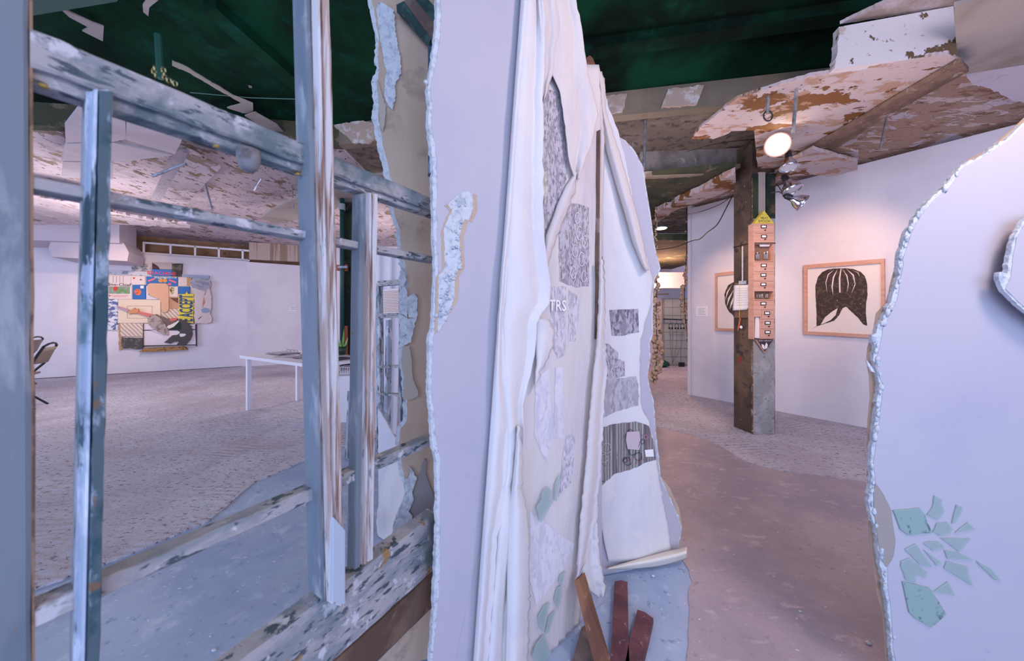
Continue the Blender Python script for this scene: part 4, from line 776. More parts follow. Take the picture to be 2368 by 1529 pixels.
# ---------------------------------------------------------------- torn drywall sheets
def torn(name, pl, front, core, back, lbl, off=0, th=.0125, mface=m_dry, mback=m_kraft, seed=1, amp=2.5):
    t = T(name, pl.at(sum(x for x, y in front)/len(front), max(y for x, y in front), off), lbl, 'drywall sheet')
    t.location.z = max(t.location.z, 0.003); LOC[t.name] = t.location.copy()
    O('face_paper', slab(pl, front, off, .0012), mface, t)
    O('plaster_core', slab(pl, core, off-.0013, th), m_core, t)
    O('backing_paper', slab(pl, back, off-.0014-th, .0012), mback, t)
    return t
# (a) brown-backed sheet seen through the sash: its brown side faces us
eb = [(846, -450), (850, -60), (850, 0), (857, 34), (867, 85), (865, 136), (869, 163), (858, 190), (860, 221), (865, 238), (860, 265), (865, 299), (872, 340), (884, 384), (889, 408), (901, 486), (904, 500), (915, 527), (918, 585), (925, 616), (930, 663), (922, 684), (921, 738), (925, 779), (921, 806), (927, 857), (928, 891), (933, 925), (930, 976), (918, 990), (914, 1020), (922, 1086), (936, 1138), (922, 1208), (905, 1249), (885, 1350), (862, 1440), (858, 1560)]
rb = [(1100, 1560), (1100, -450)]
core_e = ragged(eb, 3, 6, seed=11); pap_e = [(x+9+(5 if 180 < y < 420 or 600 < y < 800 else 0), y) for x, y in ragged(eb, 2, 9, seed=12)]
t = torn('brown_backed_board', PB, pap_e+rb, core_e+rb, [(x+3, y) for x, y in eb]+rb, 'torn board with its brown paper side showing through the window sash', 0, .014, m_kraft, m_dry)
O('plaster_patch', slab(PB, ragged(z9([(575, 10), (620, 30), (680, 70), (690, 200), (705, 320), (725, 400), (728, 500), (690, 570), (690, 640), (672, 745), (640, 720), (612, 650), (625, 480), (600, 350), (575, 200), (560, 60)]), 2, 5, True, 3), .008, .008), m_core, t)
def z5(p): return zc((680, 500), 2.94, p)
def z6(p): return zc((680, 1000), 2.89, p)
for i, q in enumerate([[(715, 520), (760, 480), (775, 570), (770, 690), (720, 650)], [(760, 560), (820, 525), (842, 560), (835, 690), (780, 690)], [(712, 660), (775, 700), (765, 800), (720, 830)], [(770, 700), (835, 690), (810, 790), (795, 860), (740, 885), (765, 800)], [(722, 345), (750, 380), (765, 430), (745, 480), (722, 470)]]):
    O('plaster_chunk', slab(PB, ragged(z5(q), 1.5, 5, True, i), .010+.003*(i % 2), .012), m_core, t)
O('paper_flap', slab(PB, ragged(z5([(740, 885), (785, 880), (800, 980), (805, 1090), (845, 1200), (842, 1225), (790, 1250), (740, 1245), (745, 1100), (730, 980)]), 1.2, 6, True, 7), .012, .002), mat('torn_paper_flap', 'b3a79a', bump=(20, .3, .004)), t)
O('paper_flap', slab(PB, ragged(z9([(560, 520), (600, 650), (625, 720), (615, 850), (600, 900), (580, 820), (575, 660)]), 1.5, 5, True, 7), .006, .002), MATS['torn_paper_flap'], t)
O('plaster_shard', slab(PB, ragged(z6([(775, 230), (822, 300), (790, 400), (800, 450), (765, 530), (790, 560), (785, 610), (700, 720), (650, 725), (665, 600), (720, 470), (745, 400), (740, 330), (770, 290)]), 1.5, 5, True, 8), .014, .010), m_core, t)
O('paper_spike', slab(PB, ragged(z6([(870, 175), (885, 190), (880, 280), (960, 500), (960, 640), (790, 600), (775, 480), (830, 300)]), 1, 8, True, 9), .008, .003), mat('grey_torn_paper', '8f8a8c', bump=(20, .3, .004)), t)

# (b) white front panel
ea = [(1010, -480), (1012, -90), (1010, 0), (1011, 34), (1006, 95), (995, 163), (988, 204), (993, 238), (990, 289), (995, 323), (1000, 374), (1001, 476), (1003, 500), (1003, 568), (1006, 619), (1003, 704), (1000, 755), (993, 779), (993, 840), (990, 908), (996, 959), (998, 1017), (1009, 1069), (1010, 1138), (1010, 1242), (1005, 1346), (1002, 1432), (995, 1519), (1000, 1760)]
ra = [(1392, 1420), (1392, 300), (1378, 210), (1350, 150), (1338, 60), (1325, -90), (1316, -330)]
fa = [(x+9+2*math.sin(y*.02), y) for x, y in ragged(ea, 2.2, 9, seed=21)]; ca_ = ragged(ea, 2, 7, seed=22)
t = torn('white_board', PA, fa+[(1110, 1760)]+ra, ca_+[(1110, 1760)]+ra, [(x+3, y) for x, y in ea]+[(1110, 1760)]+ra, 'tall white torn board with a flaked plaster patch, centre of the view', 0, .016)
patch = z9([(1040, 1385), (1100, 1340), (1150, 1300), (1215, 1310), (1218, 1420), (1185, 1500)])+z5([(1160, 20), (1125, 130), (1135, 330), (1095, 400), (1090, 560), (1040, 700), (975, 790), (980, 620), (985, 400), (1025, 350), (1020, 90), (1050, 10)])+[(1046, 485)]
O('brown_halo', slab(PA, ragged([(x+(9 if x > 1048 else -6), y+4) for x, y in patch], 1.5, 5, True, 31), .0012, .001), m_kraft, t)
O('exposed_plaster', slab(PA, ragged(patch, 1.5, 5, True, 32), .0022, .001), m_core, t, label='ragged patch of exposed rough plaster')
rn = random.Random(5); g = G(); pm = [(1062, 470), (1070, 500), (1060, 540), (1058, 580), (1055, 610), (1045, 640), (1040, 670), (1030, 700), (1022, 730)]
for i in range(60): a = rn.choice(pm); g.blob(PA.at(a[0]+rn.uniform(-14, 14), a[1]+rn.uniform(-14, 14), .003), rn.uniform(.002, .006), 6, 4, i)
O('plaster_crumbs', g, m_core, t, smooth=True, kind='stuff')
O('plaster_chip', G().blob(PA.at(985, 190, 0), .006, 7, 5, 1), m_core, t, smooth=True)

# (c) canvases on the partition
def interp(rows, y):
    for a, b in zip(rows, rows[1:]):
        if a[0] <= y <= b[0]: t = (y-a[0])/(b[0]-a[0]); return a[1]+(b[1]-a[1])*t, a[2]+(b[2]-a[2])*t
    return rows[-1][1:] if y > rows[-1][0] else rows[0][1:]
def cloth(name, pl, rows, offf, m, lbl=None, parent=None, nx=26, ny=90, ragl=0, ragr=1.5, seed=0, cat='cloth', solid=.0015, group=None):
    rnd = random.Random(seed); y0, y1 = rows[0][0], rows[-1][0]
    jl = [rnd.gauss(0, ragl) for _ in range(ny+1)]; jr = [rnd.gauss(0, ragr) for _ in range(ny+1)]
    def fn(u, v):
        y = y0+(y1-y0)*v; xl, xr = interp(rows, y); j = round(v*ny); xl += jl[j]; xr += jr[j]
        x = xl+(xr-xl)*u; return pl.at(x, y, offf(x, y, u, v))
    return O(name, G().grid(fn, nx, ny), m, parent, smooth=True, label=lbl, cat=None if parent else cat, solid=solid, group=group)
n2 = lambda x, y, s: mnoise.noise(Vector((x*s, y*s*.4, 3.3)))
l1 = lambda y: 1205-110*(max(y, -90)/1529)
R1 = [(-470, 1246), (-90, 1244), (0, 1240), (240, 1210), (500, 1192), (650, 1170), (760, 1162), (880, 1172), (950, 1190), (985, 1193), (1030, 1184), (1130, 1182), (1160, 1170), (1240, 1150), (1380, 1140), (1529, 1128), (1640, 1122)]
cloth('canvas_sheet', PA, [(y, l1(y), x) for y, x in R1], lambda x, y, u, v: .016+.016*math.sin(math.pi*min(1, u*1.6))+.010*u+.004*n2(x, y, .02), m_canvas, 'leftmost smooth canvas strip rolled along the white board', ragr=1.2, seed=1)
R9 = [(985, 1196, 1202), (1060, 1190, 1207), (1120, 1184, 1206), (1170, 1178, 1215), (1240, 1174, 1224), (1400, 1172, 1224), (1640, 1165, 1217)]
cloth('canvas_sheet', PA, R9, lambda x, y, u, v: .03+.03*math.sin(math.pi*u), m_canvas, 'lower rounded canvas roll just left of the printed canvas', nx=12, seed=19)
R2 = [(-470, 1216, 1264), (-90, 1215, 1262), (0, 1213, 1256), (68, 1205, 1260), (238, 1190, 1256), (340, 1180, 1256), (520, 1168, 1258), (600, 1160, 1264), (663, 1155, 1276), (704, 1155, 1272), (738, 1150, 1242), (823, 1150, 1238), (880, 1150, 1222), (940, 1160, 1208), (1000, 1165, 1212), (1060, 1165, 1206), (1120, 1160, 1192), (1180, 1145, 1212), (1240, 1140, 1206), (1400, 1128, 1178), (1640, 1110, 1170)]
cloth('canvas_sheet', PA, R2, lambda x, y, u, v: .012+.022*abs(math.sin(u*4.2+.3*math.sin(v*6)))+.012*u*(1 if y < 760 else .3)+.004*n2(x, y, .02), m_canvas, 'second canvas strip with deep vertical folds and a bulging torn edge', nx=34, ragr=1.4, seed=2)
R3 = [(150, 1250, 1385), (300, 1245, 1390), (560, 1235, 1390), (800, 1230, 1385), (900, 1205, 1384), (1000, 1200, 1378), (1100, 1198, 1372), (1200, 1195, 1366), (1350, 1190, 1350), (1420, 1188, 1342), (1640, 1170, 1300)]
off3 = lambda x, y, u=0, v=0: .006+.004*math.sin(x*.045+.6*math.sin(y*.01))+.004*n2(x, y, .03)
sh3 = cloth('printed_canvas', PA, R3, off3, m_canvas2, 'wide canvas with faint grey transfer prints and glass shards', nx=40, ragr=1, seed=3)
def printm(name, base, inks, sc=40, lo=.45, hi=.6):
    m = mat(name, base, [(inks[0], sc, lo, hi, (1, 1, .4)), (inks[1], sc*.35, .5, .6, (1, 1, .3)), (base, sc*.2, .56, .66, (1, 1, .5))], rough=.9); return m
m_p1 = printm('grey_transfer', 'd6cdd2', ('a59ca4', 'b5acb5'), 110, .48, .62); m_p2 = printm('dark_transfer', 'c3b9bf', ('776e76', '958b94'), 130, .46, .6)
m_p3 = printm('faint_transfer', 'ddd5d9', ('c5bcc6', 'cbc3cc'), 80, .5, .66); m_p4 = printm('yellow_grey_transfer', 'cfc8bc', ('a09a92', 'b4ab9c'), 60)
def tp_(name, pl, pts, offf, m, parent, seed=1, lbl=None, rag=1.5, d=.0025):
    # a transfer print: fine fan mesh following the cloth
    ys = [y for x, y in pts]; xs = [x for x, y in pts]; cx = sum(xs)/len(xs); cy = sum(ys)/len(ys); px = ragged(pts, rag, 7, True, seed); g = G(); n = len(px); R_ = 6
    g.v.append(pl.at(cx, cy, offf(cx, cy)+d))
    for k in range(1, R_+1):
        for x, y in px: a = cx+(x-cx)*k/R_; b = cy+(y-cy)*k/R_; g.v.append(pl.at(a, b, offf(a, b)+d))
    for i in range(n): j = (i+1) % n; g.f.append((0, 1+i, 1+j))
    for k in range(R_-1):
        for i in range(n): j = (i+1) % n; g.f.append((1+k*n+i, 1+(k+1)*n+i, 1+(k+1)*n+j, 1+k*n+j))
    return O(name, g, m, parent, label=lbl)
tp_('transfer_print', PA, [(1254, 205), (1300, 215), (1306, 300), (1312, 400), (1300, 450), (1278, 500), (1262, 545), (1253, 400)], off3, m_p2, sh3, 1, 'dark grey crumpled sketch print')
tp_('transfer_print', PA, [(1292, 480), (1330, 470), (1362, 480), (1362, 662), (1330, 665), (1293, 650)], off3, m_p2, sh3, 2, 'dark print with scrawled graffiti')
tp_('transfer_print', PA, [(1272, 665), (1310, 660), (1308, 820), (1290, 830), (1275, 800)], off3, m_p1, sh3, 3)
text('TRS', PA.at(1290, 708, .018), PA.d, (0, 0, 1), .055, m_white2, sh3)
tp_('transfer_print', PA, [(1315, 670), (1342, 690), (1332, 790), (1314, 790)], off3, m_p1, sh3, 4)
tp_('transfer_print', PA, [(1284, 850), (1302, 850), (1304, 1015), (1280, 1012)], off3, m_p3, sh3, 5)
tp_('transfer_print', PA, [(1310, 1000), (1330, 1010), (1322, 1115), (1292, 1150), (1300, 1060)], off3, m_p1, sh3, 6)
tp_('transfer_print', PA, [(1225, 1180), (1300, 1240), (1330, 1260), (1300, 1320), (1240, 1400), (1222, 1330)], off3, m_p3, sh3, 7)
tp_('transfer_print', PA, [(1238, 880), (1270, 850), (1282, 1000), (1262, 1070), (1236, 1010)], off3, m_p3, sh3, 9)
tp_('transfer_print', PA, [(1254, 400), (1266, 395), (1268, 440), (1258, 470)], lambda x, y: off3(x, y)+.002, m_p4, sh3, 8)
# upper pink drapery
R4_ = [(-400, 1270, 1322), (-90, 1262, 1335), (0, 1275, 1332), (60, 1292, 1345), (100, 1285, 1350), (170, 1277, 1360), (215, 1296, 1372), (262, 1302, 1384), (300, 1308, 1374), (340, 1312, 1366), (372, 1316, 1352), (400, 1325, 1342), (415, 1332, 1336)]
cloth('canvas_drape', PA, R4_, lambda x, y, u, v: .018+.016*abs(math.sin(u*3.6+v*1.5))+.012*u+.004*n2(x, y, .03), m_canvas2, 'upper pinkish canvas drape ending in a torn point', nx=26, ny=60, ragr=.7, ragl=.7, seed=4)
R5 = [(398, 1330, 1338), (430, 1308, 1332), (470, 1290, 1320), (510, 1276, 1302), (545, 1262, 1288), (600, 1255, 1270), (640, 1256, 1262)]
cloth('canvas_flap', PA, R5, lambda x, y, u, v: .018+.014*math.sin(math.pi*u), m_canvas2, 'narrow slanting canvas flap over the dark sketch print', nx=8, ny=30, seed=5)
R5b = [(-390, 1242, 1275), (-90, 1240, 1262), (0, 1244, 1290), (60, 1248, 1300), (110, 1250, 1288), (160, 1252, 1282), (200, 1252, 1270), (235, 1253, 1258)]
cloth('canvas_flap', PA, R5b, lambda x, y, u, v: .024+.014*abs(math.sin(math.pi*u*1.6+v)), m_canvas2, 'short pleated canvas flap at the top centre beside the rolled strip', nx=12, ny=30, ragr=2, seed=15)
R6 = [(738, 1238, 1270), (770, 1238, 1282), (800, 1238, 1280), (840, 1240, 1262), (862, 1236, 1248), (900, 1236, 1240)]
cloth('canvas_flap', PA, R6, lambda x, y, u, v: .02+.012*math.sin(math.pi*u), m_canvas, 'small curled canvas flap below the bulging torn edge', nx=8, ny=20, ragr=1.5, seed=6)
# narrow folded strip at the partition's far edge and a painted-in gap shadow
O('gap_shadow_strip', slab(PA, [(1387, 300), (1389, 300), (1385, 785), (1382, 785)], .02, .02), m_brown, label='thin dark strip standing in for the shaded gap between the two partitions', cat='strip')
R7 = [(600, 1386, 1398), (720, 1384, 1402), (790, 1380, 1400), (860, 1372, 1404), (930, 1366, 1396), (1000, 1360, 1394), (1100, 1352, 1388), (1200, 1342, 1378), (1300, 1334, 1356), (1335, 1333, 1338)]
cloth('canvas_strip', PA, R7, lambda x, y, u, v: .03+.014*abs(math.sin(u*4)), m_canvas2, 'frayed cream strip running down the far edge of the first partition', nx=12, ragr=1.2, ragl=.6, seed=7)
R8 = [(1150, 1355, 1382), (1240, 1350, 1384), (1300, 1345, 1388), (1340, 1345, 1398), (1365, 1360, 1401), (1382, 1385, 1396)]
cloth('canvas_strip', PA, R8, lambda x, y, u, v: .012+.02*u*v+.006*math.sin(u*9), m_canvas, 'lower canvas corner flaring over the first wooden plank', nx=12, ny=40, ragr=1.2, seed=8)
O('wood_stub', slab(PC, [(1357, 133), (1364, 128), (1371, 134), (1378, 152), (1378, 168), (1362, 160)], .03, .03), m_wood, label='bare wood stub poking from the top of the second partition', cat='wood')

# (d) second partition
ec = [(1405, 300), (1409, 305), (1446, 325), (1468, 350), (1487, 388), (1493, 430), (1504, 498), (1507, 520), (1513, 565), (1527, 621), (1513, 647), (1510, 680), (1509, 729), (1510, 771), (1502, 794), (1504, 827), (1497, 869), (1504, 902), (1510, 922), (1517, 1000), (1522, 1045), (1527, 1101), (1540, 1130), (1560, 1175), (1577, 1219), (1571, 1257), (1576, 1300)]
lc_ = [(1395, 1338), (1385, 1338), (1380, 300)]
fc = ragged(ec, 1.5, 6, seed=41)
torn('second_board', PC, [(x-2, y) for x, y in fc]+lc_, ragged(ec, 1.8, 6, seed=42)+lc_, [(x+(10 if 1110 < y < 1180 else 1), y) for x, y in ec]+lc_, 'torn white board of the second partition with a ragged right edge', 0, .0125)
RC = [(180, 1375, 1396), (230, 1380, 1402), (300, 1386, 1428), (360, 1390, 1445), (450, 1392, 1462), (540, 1393, 1482), (610, 1394, 1497), (644, 1394, 1511), (709, 1394, 1504), (758, 1394, 1489), (794, 1394, 1480), (860, 1394, 1480), (941, 1392, 1482), (977, 1392, 1501), (1000, 1391, 1506), (1075, 1388, 1519), (1120, 1386, 1526), (1196, 1388, 1541), (1257, 1398, 1551), (1300, 1408, 1550)]
offc = lambda x, y, u=0, v=0: .012+.006*math.sin(x*.06+.5*math.sin(y*.012))*(1 if y < 700 else .5)+.004*n2(x, y, .02)
rows_bottom = [(y, a, b) for y, a, b in RC]
sc = cloth('printed_canvas', PC, rows_bottom, offc, m_canvas, 'canvas with four photo transfers hanging on the second partition', nx=30, ny=120, ragr=1, seed=9)
cloth('canvas_fold', PC, [(165, 1378, 1392), (200, 1382, 1400), (260, 1388, 1402), (350, 1402, 1432), (430, 1425, 1456), (500, 1446, 1474), (560, 1462, 1488), (600, 1478, 1496), (625, 1490, 1500)], lambda x, y, u, v: .03+.03*math.sin(math.pi*u), m_canvas2, 'long twisted canvas fold slanting down the second partition', nx=10, ny=60, ragr=.8, seed=10)
cloth('canvas_fold', PC, [(150, 1366, 1382), (250, 1376, 1394), (330, 1382, 1398), (420, 1386, 1396), (520, 1389, 1394), (600, 1389, 1392)], lambda x, y, u, v: .05+.02*math.sin(math.pi*u), m_canvas2, 'gathered canvas fold at the top left of the second partition', nx=8, ny=40, ragr=.8, seed=11)
hemp = lambda u, v: PC.at(1406+(1588-1406)*u, (1316-44*u)-(-1)*0+(-2+ (20+14*math.sin(u*3))*(v-.2)*(.35+.9*u)) , .02+.05*math.sin(math.pi*v)*(.3+u))
O('canvas_hem', G().grid(hemp, 40, 10), mat('cream_hem', 'ece2d4', bump=(9, .5, .02)), smooth=True, solid=.003, label='rolled cream hem at the foot of the second partition', cat='cloth')
def z3b(p): return zc((1300, 950), 2.64, p)
tp_('transfer_print', PC, z3([(182, 665), (385, 655), (390, 820), (330, 830), (280, 845), (200, 845)]), offc, printm('photo_transfer', 'b3aab4', ('6c646c', '908790'), 90, .45, .55), sc, 20, 'small grey photo transfer of an interior', .6)
tp_('transfer_print', PC, z3([(155, 900), (180, 905), (200, 930), (240, 960), (245, 1010), (290, 1030), (290, 1130), (220, 1150), (150, 1155)]), offc, m_p2, sc, 21, 'dark photo transfer of a building', .6)
tp_('transfer_print', PC, z3([(150, 1160), (370, 1130), (388, 1200), (385, 1340), (330, 1350), (230, 1380), (140, 1425), (140, 1240)]), offc, printm('map_transfer', 'c0b8bc', ('9a9298', 'aaa2a8'), 60), sc, 22, 'pale grey map-like transfer')
gm_ = mat('graffiti_wall_transfer', '9a8e8c', [('6a565c', 6, .5, .56, (3, 3, .1)), ('a9a99c', 9, .53, .58, (4, 4, .1)), ('56505c', 60, .6, .66)], rough=.9, wave=('746a70', 22, .45, .8, 'X'))
tp_('transfer_print', PC, z3b([(245, 100), (330, 80), (450, 65), (530, 95), (560, 200), (575, 300), (500, 320), (460, 345), (400, 365), (320, 385), (240, 460), (225, 350), (235, 200)]), offc, gm_, sc, 23, 'large corrugated wall transfer with pink and black graffiti')
def scrib(pts, m, r=1.1, seed=0):
    g = G(); rnd = random.Random(seed); px = z3b(pts)
    for a, b in zip(px, px[1:]):
        l = math.hypot(b[0]-a[0], b[1]-a[1]); nx, ny = -(b[1]-a[1])/l*r/2, (b[0]-a[0])/l*r/2
        g.prism([PC.at(x, y, offc(x, y)+.006) for x, y in [(a[0]+nx, a[1]+ny), (b[0]+nx, b[1]+ny), (b[0]-nx, b[1]-ny), (a[0]-nx, a[1]-ny)]], PC.n*.0005)
    return O('graffiti_line', g, m, sc)
m_pk = mat('pink_paint', 'c48a98'); m_bk2 = mat('graffiti_black', '3a3440')
def loop(cx, cy, rx, ry, k0=0, k1=14, seed=0): return [(cx+rx*math.cos(i*.5+seed)*(1+.2*math.sin(i*1.3)), cy+ry*math.sin(i*.5+seed)) for i in range(k0, k1)]
O('graffiti_field', slab(PC, z3b([(395, 130), (470, 125), (480, 200), (470, 240), (400, 235), (390, 180)]), .022, .0005), mat('graffiti_field_pink', 'c9b3b8'), sc)
for cx, cy, r_, m_ in ((410, 165, 22, m_pk), (445, 160, 24, m_bk2), (425, 200, 20, m_pk), (455, 205, 18, m_bk2), (430, 250, 20, m_bk2), (465, 280, 22, m_bk2), (400, 310, 22, m_bk2), (440, 310, 20, m_pk), (385, 300, 14, m_bk2), (510, 160, 12, m_pk), (270, 230, 28, m_p4), (255, 290, 22, m_p4), (415, 130, 14, m_bk2), (490, 190, 12, m_bk2)):
    scrib(loop(cx, cy, r_, r_*1.1, seed=cx), m_)
O('graffiti_label', slab(PC, z3b([(505, 240), (555, 235), (560, 280), (510, 282)]), .022, .0005), m_white2, sc)
for cx, cy, r_ in ((1335, 505, 8), (1340, 540, 10), (1330, 580, 9), (1352, 560, 9), (1345, 600, 10), (1325, 630, 9), (1350, 640, 8)):
    g = G(); px = [(cx+r_*.7*math.cos(i*.6), cy+r_*1.6*math.sin(i*.6)) for i in range(10)]
    for a, b in zip(px, px[1:]):
        l = math.hypot(b[0]-a[0], b[1]-a[1]); nx, ny = -(b[1]-a[1])/l*.8, (b[0]-a[0])/l*.8
        g.prism([PA.at(x, y, off3(x, y)+.005) for x, y in [(a[0]+nx, a[1]+ny), (b[0]+nx, b[1]+ny), (b[0]-nx, b[1]-ny), (a[0]-nx, a[1]-ny)]], PA.n*.0005)
    O('scrawl', g, mat('pale_scrawl', 'dcd3d6'), sh3)

# (e) torn panel at the right
fr_ = [(2500, 215), (2368, 290), (2334, 323), (2276, 362), (2228, 386), (2198, 430), (2164, 458), (2129, 500), (2107, 542), (2088, 601), (2090, 612), (2081, 654), (2075, 693), (2058, 729), (2042, 758), (2039, 784), (2032, 811), (2026, 843), (2035, 876), (2042, 886), (2040, 922), (2035, 958), (2030, 1000), (2020, 1069), (2025, 1118), (2044, 1145), (2061, 1180), (2071, 1249), (2065, 1291), (2052, 1311), (2054, 1363), (2061, 1415), (2066, 1502), (2072, 1529), (2085, 1610)]
co_ = [(2500, 208), (2368, 284), (2330, 318), (2272, 358), (2222, 382), (2188, 428), (2155, 456), (2118, 500), (2094, 540), (2080, 590), (2074, 650), (2060, 700), (2042, 738), (2028, 762), (2018, 782), (2024, 800), (2020, 825), (2025, 850), (2032, 880), (2032, 900), (2028, 925), (2026, 955), (2021, 1000), (2013, 1069), (2014, 1110), (2009, 1165), (2016, 1195), (2029, 1250), (2033, 1290), (2040, 1330), (2048, 1380), (2058, 1440), (2064, 1529), (2078, 1610)]
ba_ = [(2500, 190), (2368, 272), (2338, 300), (2280, 348), (2240, 368), (2180, 430), (2120, 500), (2096, 535), (2070, 612), (2058, 660), (2048, 700), (2026, 725), (2018, 770), (2006, 805), (2004, 835), (2010, 870), (2012, 920), (2008, 960), (2006, 1000), (2005, 1100), (2009, 1170), (2010, 1230), (2016, 1290), (2026, 1370), (2040, 1420), (2048, 1529), (2058, 1610)]
rr_ = [(2500, 1610)]
t = torn('right_board', PR, ragged(fr_, 1, 14, seed=51)+rr_, ragged(co_, 3, 7, seed=52)+rr_, ragged(ba_, 1.2, 16, seed=53)+rr_, 'big white torn board at the right carrying green glass shards', 0, .014, m_dry, mat('beige_back_paper', 'a0836f', bump=(30, .2, .003)))
O('exposed_paper', slab(PR, ragged([(2024, 1118), (2044, 1146), (2061, 1180), (2071, 1249), (2065, 1291), (2050, 1312), (2036, 1290), (2030, 1240), (2022, 1190), (2020, 1140)], 1, 8, True, 5), .0004, .001), mat('grey_exposed_paper', 'a1958f'), t)
for i in range(46):
    rn2 = random.Random(i); k = rn2.randrange(4, len(co_)-2); a = co_[k]; b = co_[k+1]; u = rn2.random()
    O('plaster_crumb', G().blob(PR.at(a[0]+(b[0]-a[0])*u+rn2.uniform(2, 8), a[1]+(b[1]-a[1])*u, .0), rn2.uniform(.004, .009), 6, 4, i, (1, .6, 1.6)), m_core, t, smooth=True)
O('paper_curl', slab(PR, ragged(zc((1800, 500), 3.058, [(622, 1015), (650, 1050), (685, 1105), (660, 1100), (635, 1060)]), .5, 5, True), .004, .004), m_core, t)
t = torn('layered_board_piece', PR, ragged([(2500, 480), (2380, 505), (2368, 522), (2352, 549), (2344, 588), (2338, 640), (2326, 668), (2353, 696), (2372, 712), (2500, 800)], 1, 6, seed=61), ragged([(2500, 470), (2372, 500), (2362, 520), (2345, 549), (2336, 588), (2330, 632), (2311, 630), (2310, 647), (2322, 674), (2350, 700), (2370, 718), (2500, 810)], 2, 6, seed=62), [(2500, 470), (2376, 504), (2350, 549), (2340, 600), (2330, 650), (2355, 700), (2500, 808)], 'torn second layer of board standing proud at the right edge', .05, .012)

# ---------------------------------------------------------------- glass shards
sh = [
 ([(617, 519), (700, 515), (795, 503), (830, 545), (845, 600), (882, 668), (720, 685), (665, 645), (640, 570)], 'large dusty five-sided glass shard, top left of the cluster', 1),
 ([(893, 420), (945, 450), (940, 470), (960, 525), (945, 555), (915, 582), (845, 550), (880, 500)], 'curved fin shaped glass shard, topmost of the cluster', 0),
 ([(1040, 482), (1085, 500), (1068, 550), (1030, 605), (1010, 608), (1020, 560)], 'thin pale glass sliver, upright at the upper right of the cluster', 0),
 ([(910, 605), (985, 600), (1015, 645), (1000, 672), (935, 692), (885, 662)], 'small hexagonal glass shard right of the large dusty one', 0),
 ([(1115, 600), (1165, 642), (1090, 660), (1030, 670), (1065, 640)], 'faint arrow tip glass shard below the thin pale sliver', 0),
 ([(940, 706), (1138, 708), (1060, 798)], 'triangular glass shard pointing down, middle right of the cluster', 0),
 ([(820, 740), (865, 727), (920, 730), (968, 764), (885, 790)], 'small almond shaped glass shard below the hexagonal one', 0),
 ([(697, 780), (770, 742), (882, 898), (800, 885)], 'long tapering glass shard slanting right in the middle left', 0),
 ([(822, 780), (948, 875), (908, 888)], 'narrow pointed glass shard in the centre of the cluster', 0),
 ([(960, 786), (1060, 805), (1156, 850), (980, 842)], 'flat blade glass shard below the downward triangle', 0),
 ([(672, 860), (728, 838), (843, 930), (838, 970), (790, 945), (765, 965), (772, 1010), (705, 985), (668, 890)], 'notched glass shard touching the biggest one from above', 0),
 ([(975, 860), (1122, 900), (1125, 960), (1150, 1025), (957, 905)], 'hooked broad glass shard, lower right of the cluster', 0),
 ([(1175, 858), (1270, 910), (1340, 990), (1300, 985), (1190, 880)], 'clear slender glass sliver, rightmost of the cluster', 0),
 ([(680, 995), (860, 1035), (972, 1205), (960, 1225), (870, 1300), (765, 1240), (725, 1200)], 'biggest glass shard, lowest of the cluster', 1),
 ([(985, 995), (1032, 1090), (890, 1062)], 'pale triangular glass shard right of the biggest one', 0)]
def gshard(pl, px, off, m, lbl, grp):
    pts = on(pl, px, off); c = sum(pts, Vector())/len(pts); n = len(pts); g = G()
    fr2 = [p+(c-p).normalized()*.0016+pl.n*.0035 for p in pts]; g.v = pts+[p-pl.n*.0 + pl.n*.0028 for p in pts]+fr2
    g.f = [tuple(range(n-1, -1, -1))]+[(i, (i+1) % n, n+(i+1) % n, n+i) for i in range(n)]+[(n+i, n+(i+1) % n, 2*n+(i+1) % n, 2*n+i) for i in range(n)]+[tuple(range(2*n, 3*n))]
    return O('glass_shard', g, m, label=lbl, cat='glass shard', group=grp)
for q, l, dd in sh: gshard(PR, ragged(zc((1850, 1000), 2.89, q), .5, 8, True, 3), .001, m_glassd if dd else m_glassg, l, 'glass shards on the right board')
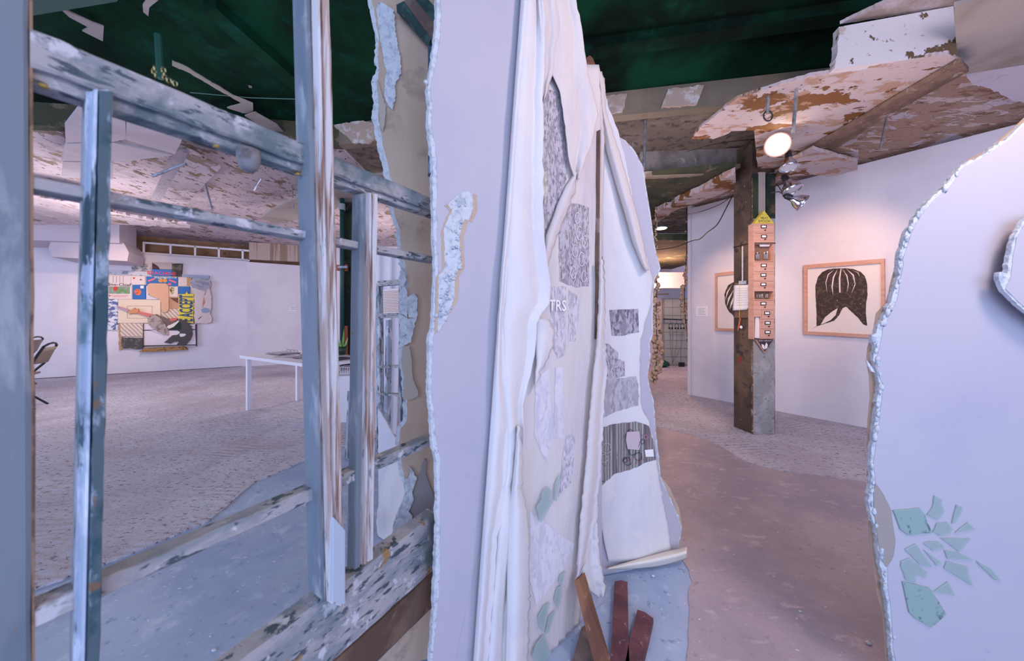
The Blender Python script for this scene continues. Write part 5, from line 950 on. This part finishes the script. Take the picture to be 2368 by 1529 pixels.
sh2 = [([(1690, 360), (1720, 390), (1722, 470), (1650, 600), (1635, 590), (1630, 540), (1615, 500), (1650, 450), (1655, 400)], 'large leaf shaped glass shard, highest on the printed canvas'),
 ([(1775, 270), (1770, 330), (1750, 460), (1735, 455), (1740, 350)], 'thin glass splinter right of the leaf shaped shard on the canvas'),
 ([(1810, 930), (1790, 1015), (1765, 1005), (1775, 950)], 'small glass splinter at the top of the lower canvas group'),
 ([(1785, 1020), (1782, 1090), (1762, 1180), (1735, 1120), (1755, 1040)], 'faceted glass shard second from the top in the lower canvas group'),
 ([(1705, 1135), (1690, 1220), (1665, 1340), (1640, 1310), (1628, 1230), (1665, 1160)], 'broad green glass shard on the left of the lower canvas group'),
 ([(1745, 1185), (1700, 1335), (1675, 1345), (1702, 1225)], 'slanting glass strip beside the broad green shard on the canvas'),
 ([(1665, 1350), (1712, 1470), (1690, 1540), (1640, 1600), (1590, 1500), (1610, 1420)], 'lowest big green glass shard at the bottom edge of the canvas')]
for q, l in sh2: gshard(PA, z6(q), .018, m_glassg, l, 'glass shards on the printed canvas')

# ---------------------------------------------------------------- loose planks on the floor
def plank(pts, th, m, lbl, rnd=0):
    g = G().prism(pts, (0, 0, th)); return O('wooden_plank', g, m, label=lbl, cat='plank', group='loose planks on the floor')
def fl(px): return [HZ(x, y, .024) - Vector((0, 0, .022)) for x, y in px]
plank(fl([(1421, 1345), (1436, 1342), (1451, 1346), (1455, 1520), (1460, 1640), (1405, 1640), (1412, 1520)]), .022, m_redwood, 'straight reddish plank lying in the middle of the loose planks')
plank(fl([(1474, 1410), (1490, 1415), (1511, 1430), (1500, 1480), (1460, 1640), (1425, 1640), (1456, 1480)]), .022, m_redwood, 'short reddish plank with an angled end, rightmost of the planks')
plank(fl([(1345, 1450), (1358, 1440), (1382, 1452), (1378, 1500), (1345, 1640), (1290, 1640)]), .02, m_greywood, 'grey brown plank lying under the leaning one')
a = PA.at(1338, 1338, .05); b = PA.at(1352, 1324, .03); q0 = HZ(1394, 1560, .02); q1 = HZ(1418, 1545, .02)
O('wooden_plank', G().prism([a, b, q1, q0], Vector((-.018, -.008, -.004))), m_wood, label='orange brown plank leaning against the canvas', cat='plank', group='loose planks on the floor')
for i, (x, y, s) in enumerate([(1510, 1335, .007), (1452, 1334, .003), (1601, 1322, .003), (2008, 1492, .008), (1617, 1436, .004), (1851, 1418, .005), (495, 1508, .007), (487, 1475, .004)]):
    O('plaster_crumb', G().blob(HZ(x, y)+Vector((0, 0, s*.5+.004)), s, 6, 4, i, (1.3, 1, .6)), m_core, label=['pale plaster crumb beside the foot of the second partition', 'tiny crumb behind the straight reddish plank', 'tiny crumb where the mauve floor begins', 'bluish crumb at the lower right near the torn board', 'small crumb on the mauve floor right of the planks', 'small crumb in the middle of the mauve floor', 'white crumb on the blue floor at the bottom left', 'smaller crumb just above the white one at the bottom left'][i], cat='crumb', smooth=True)
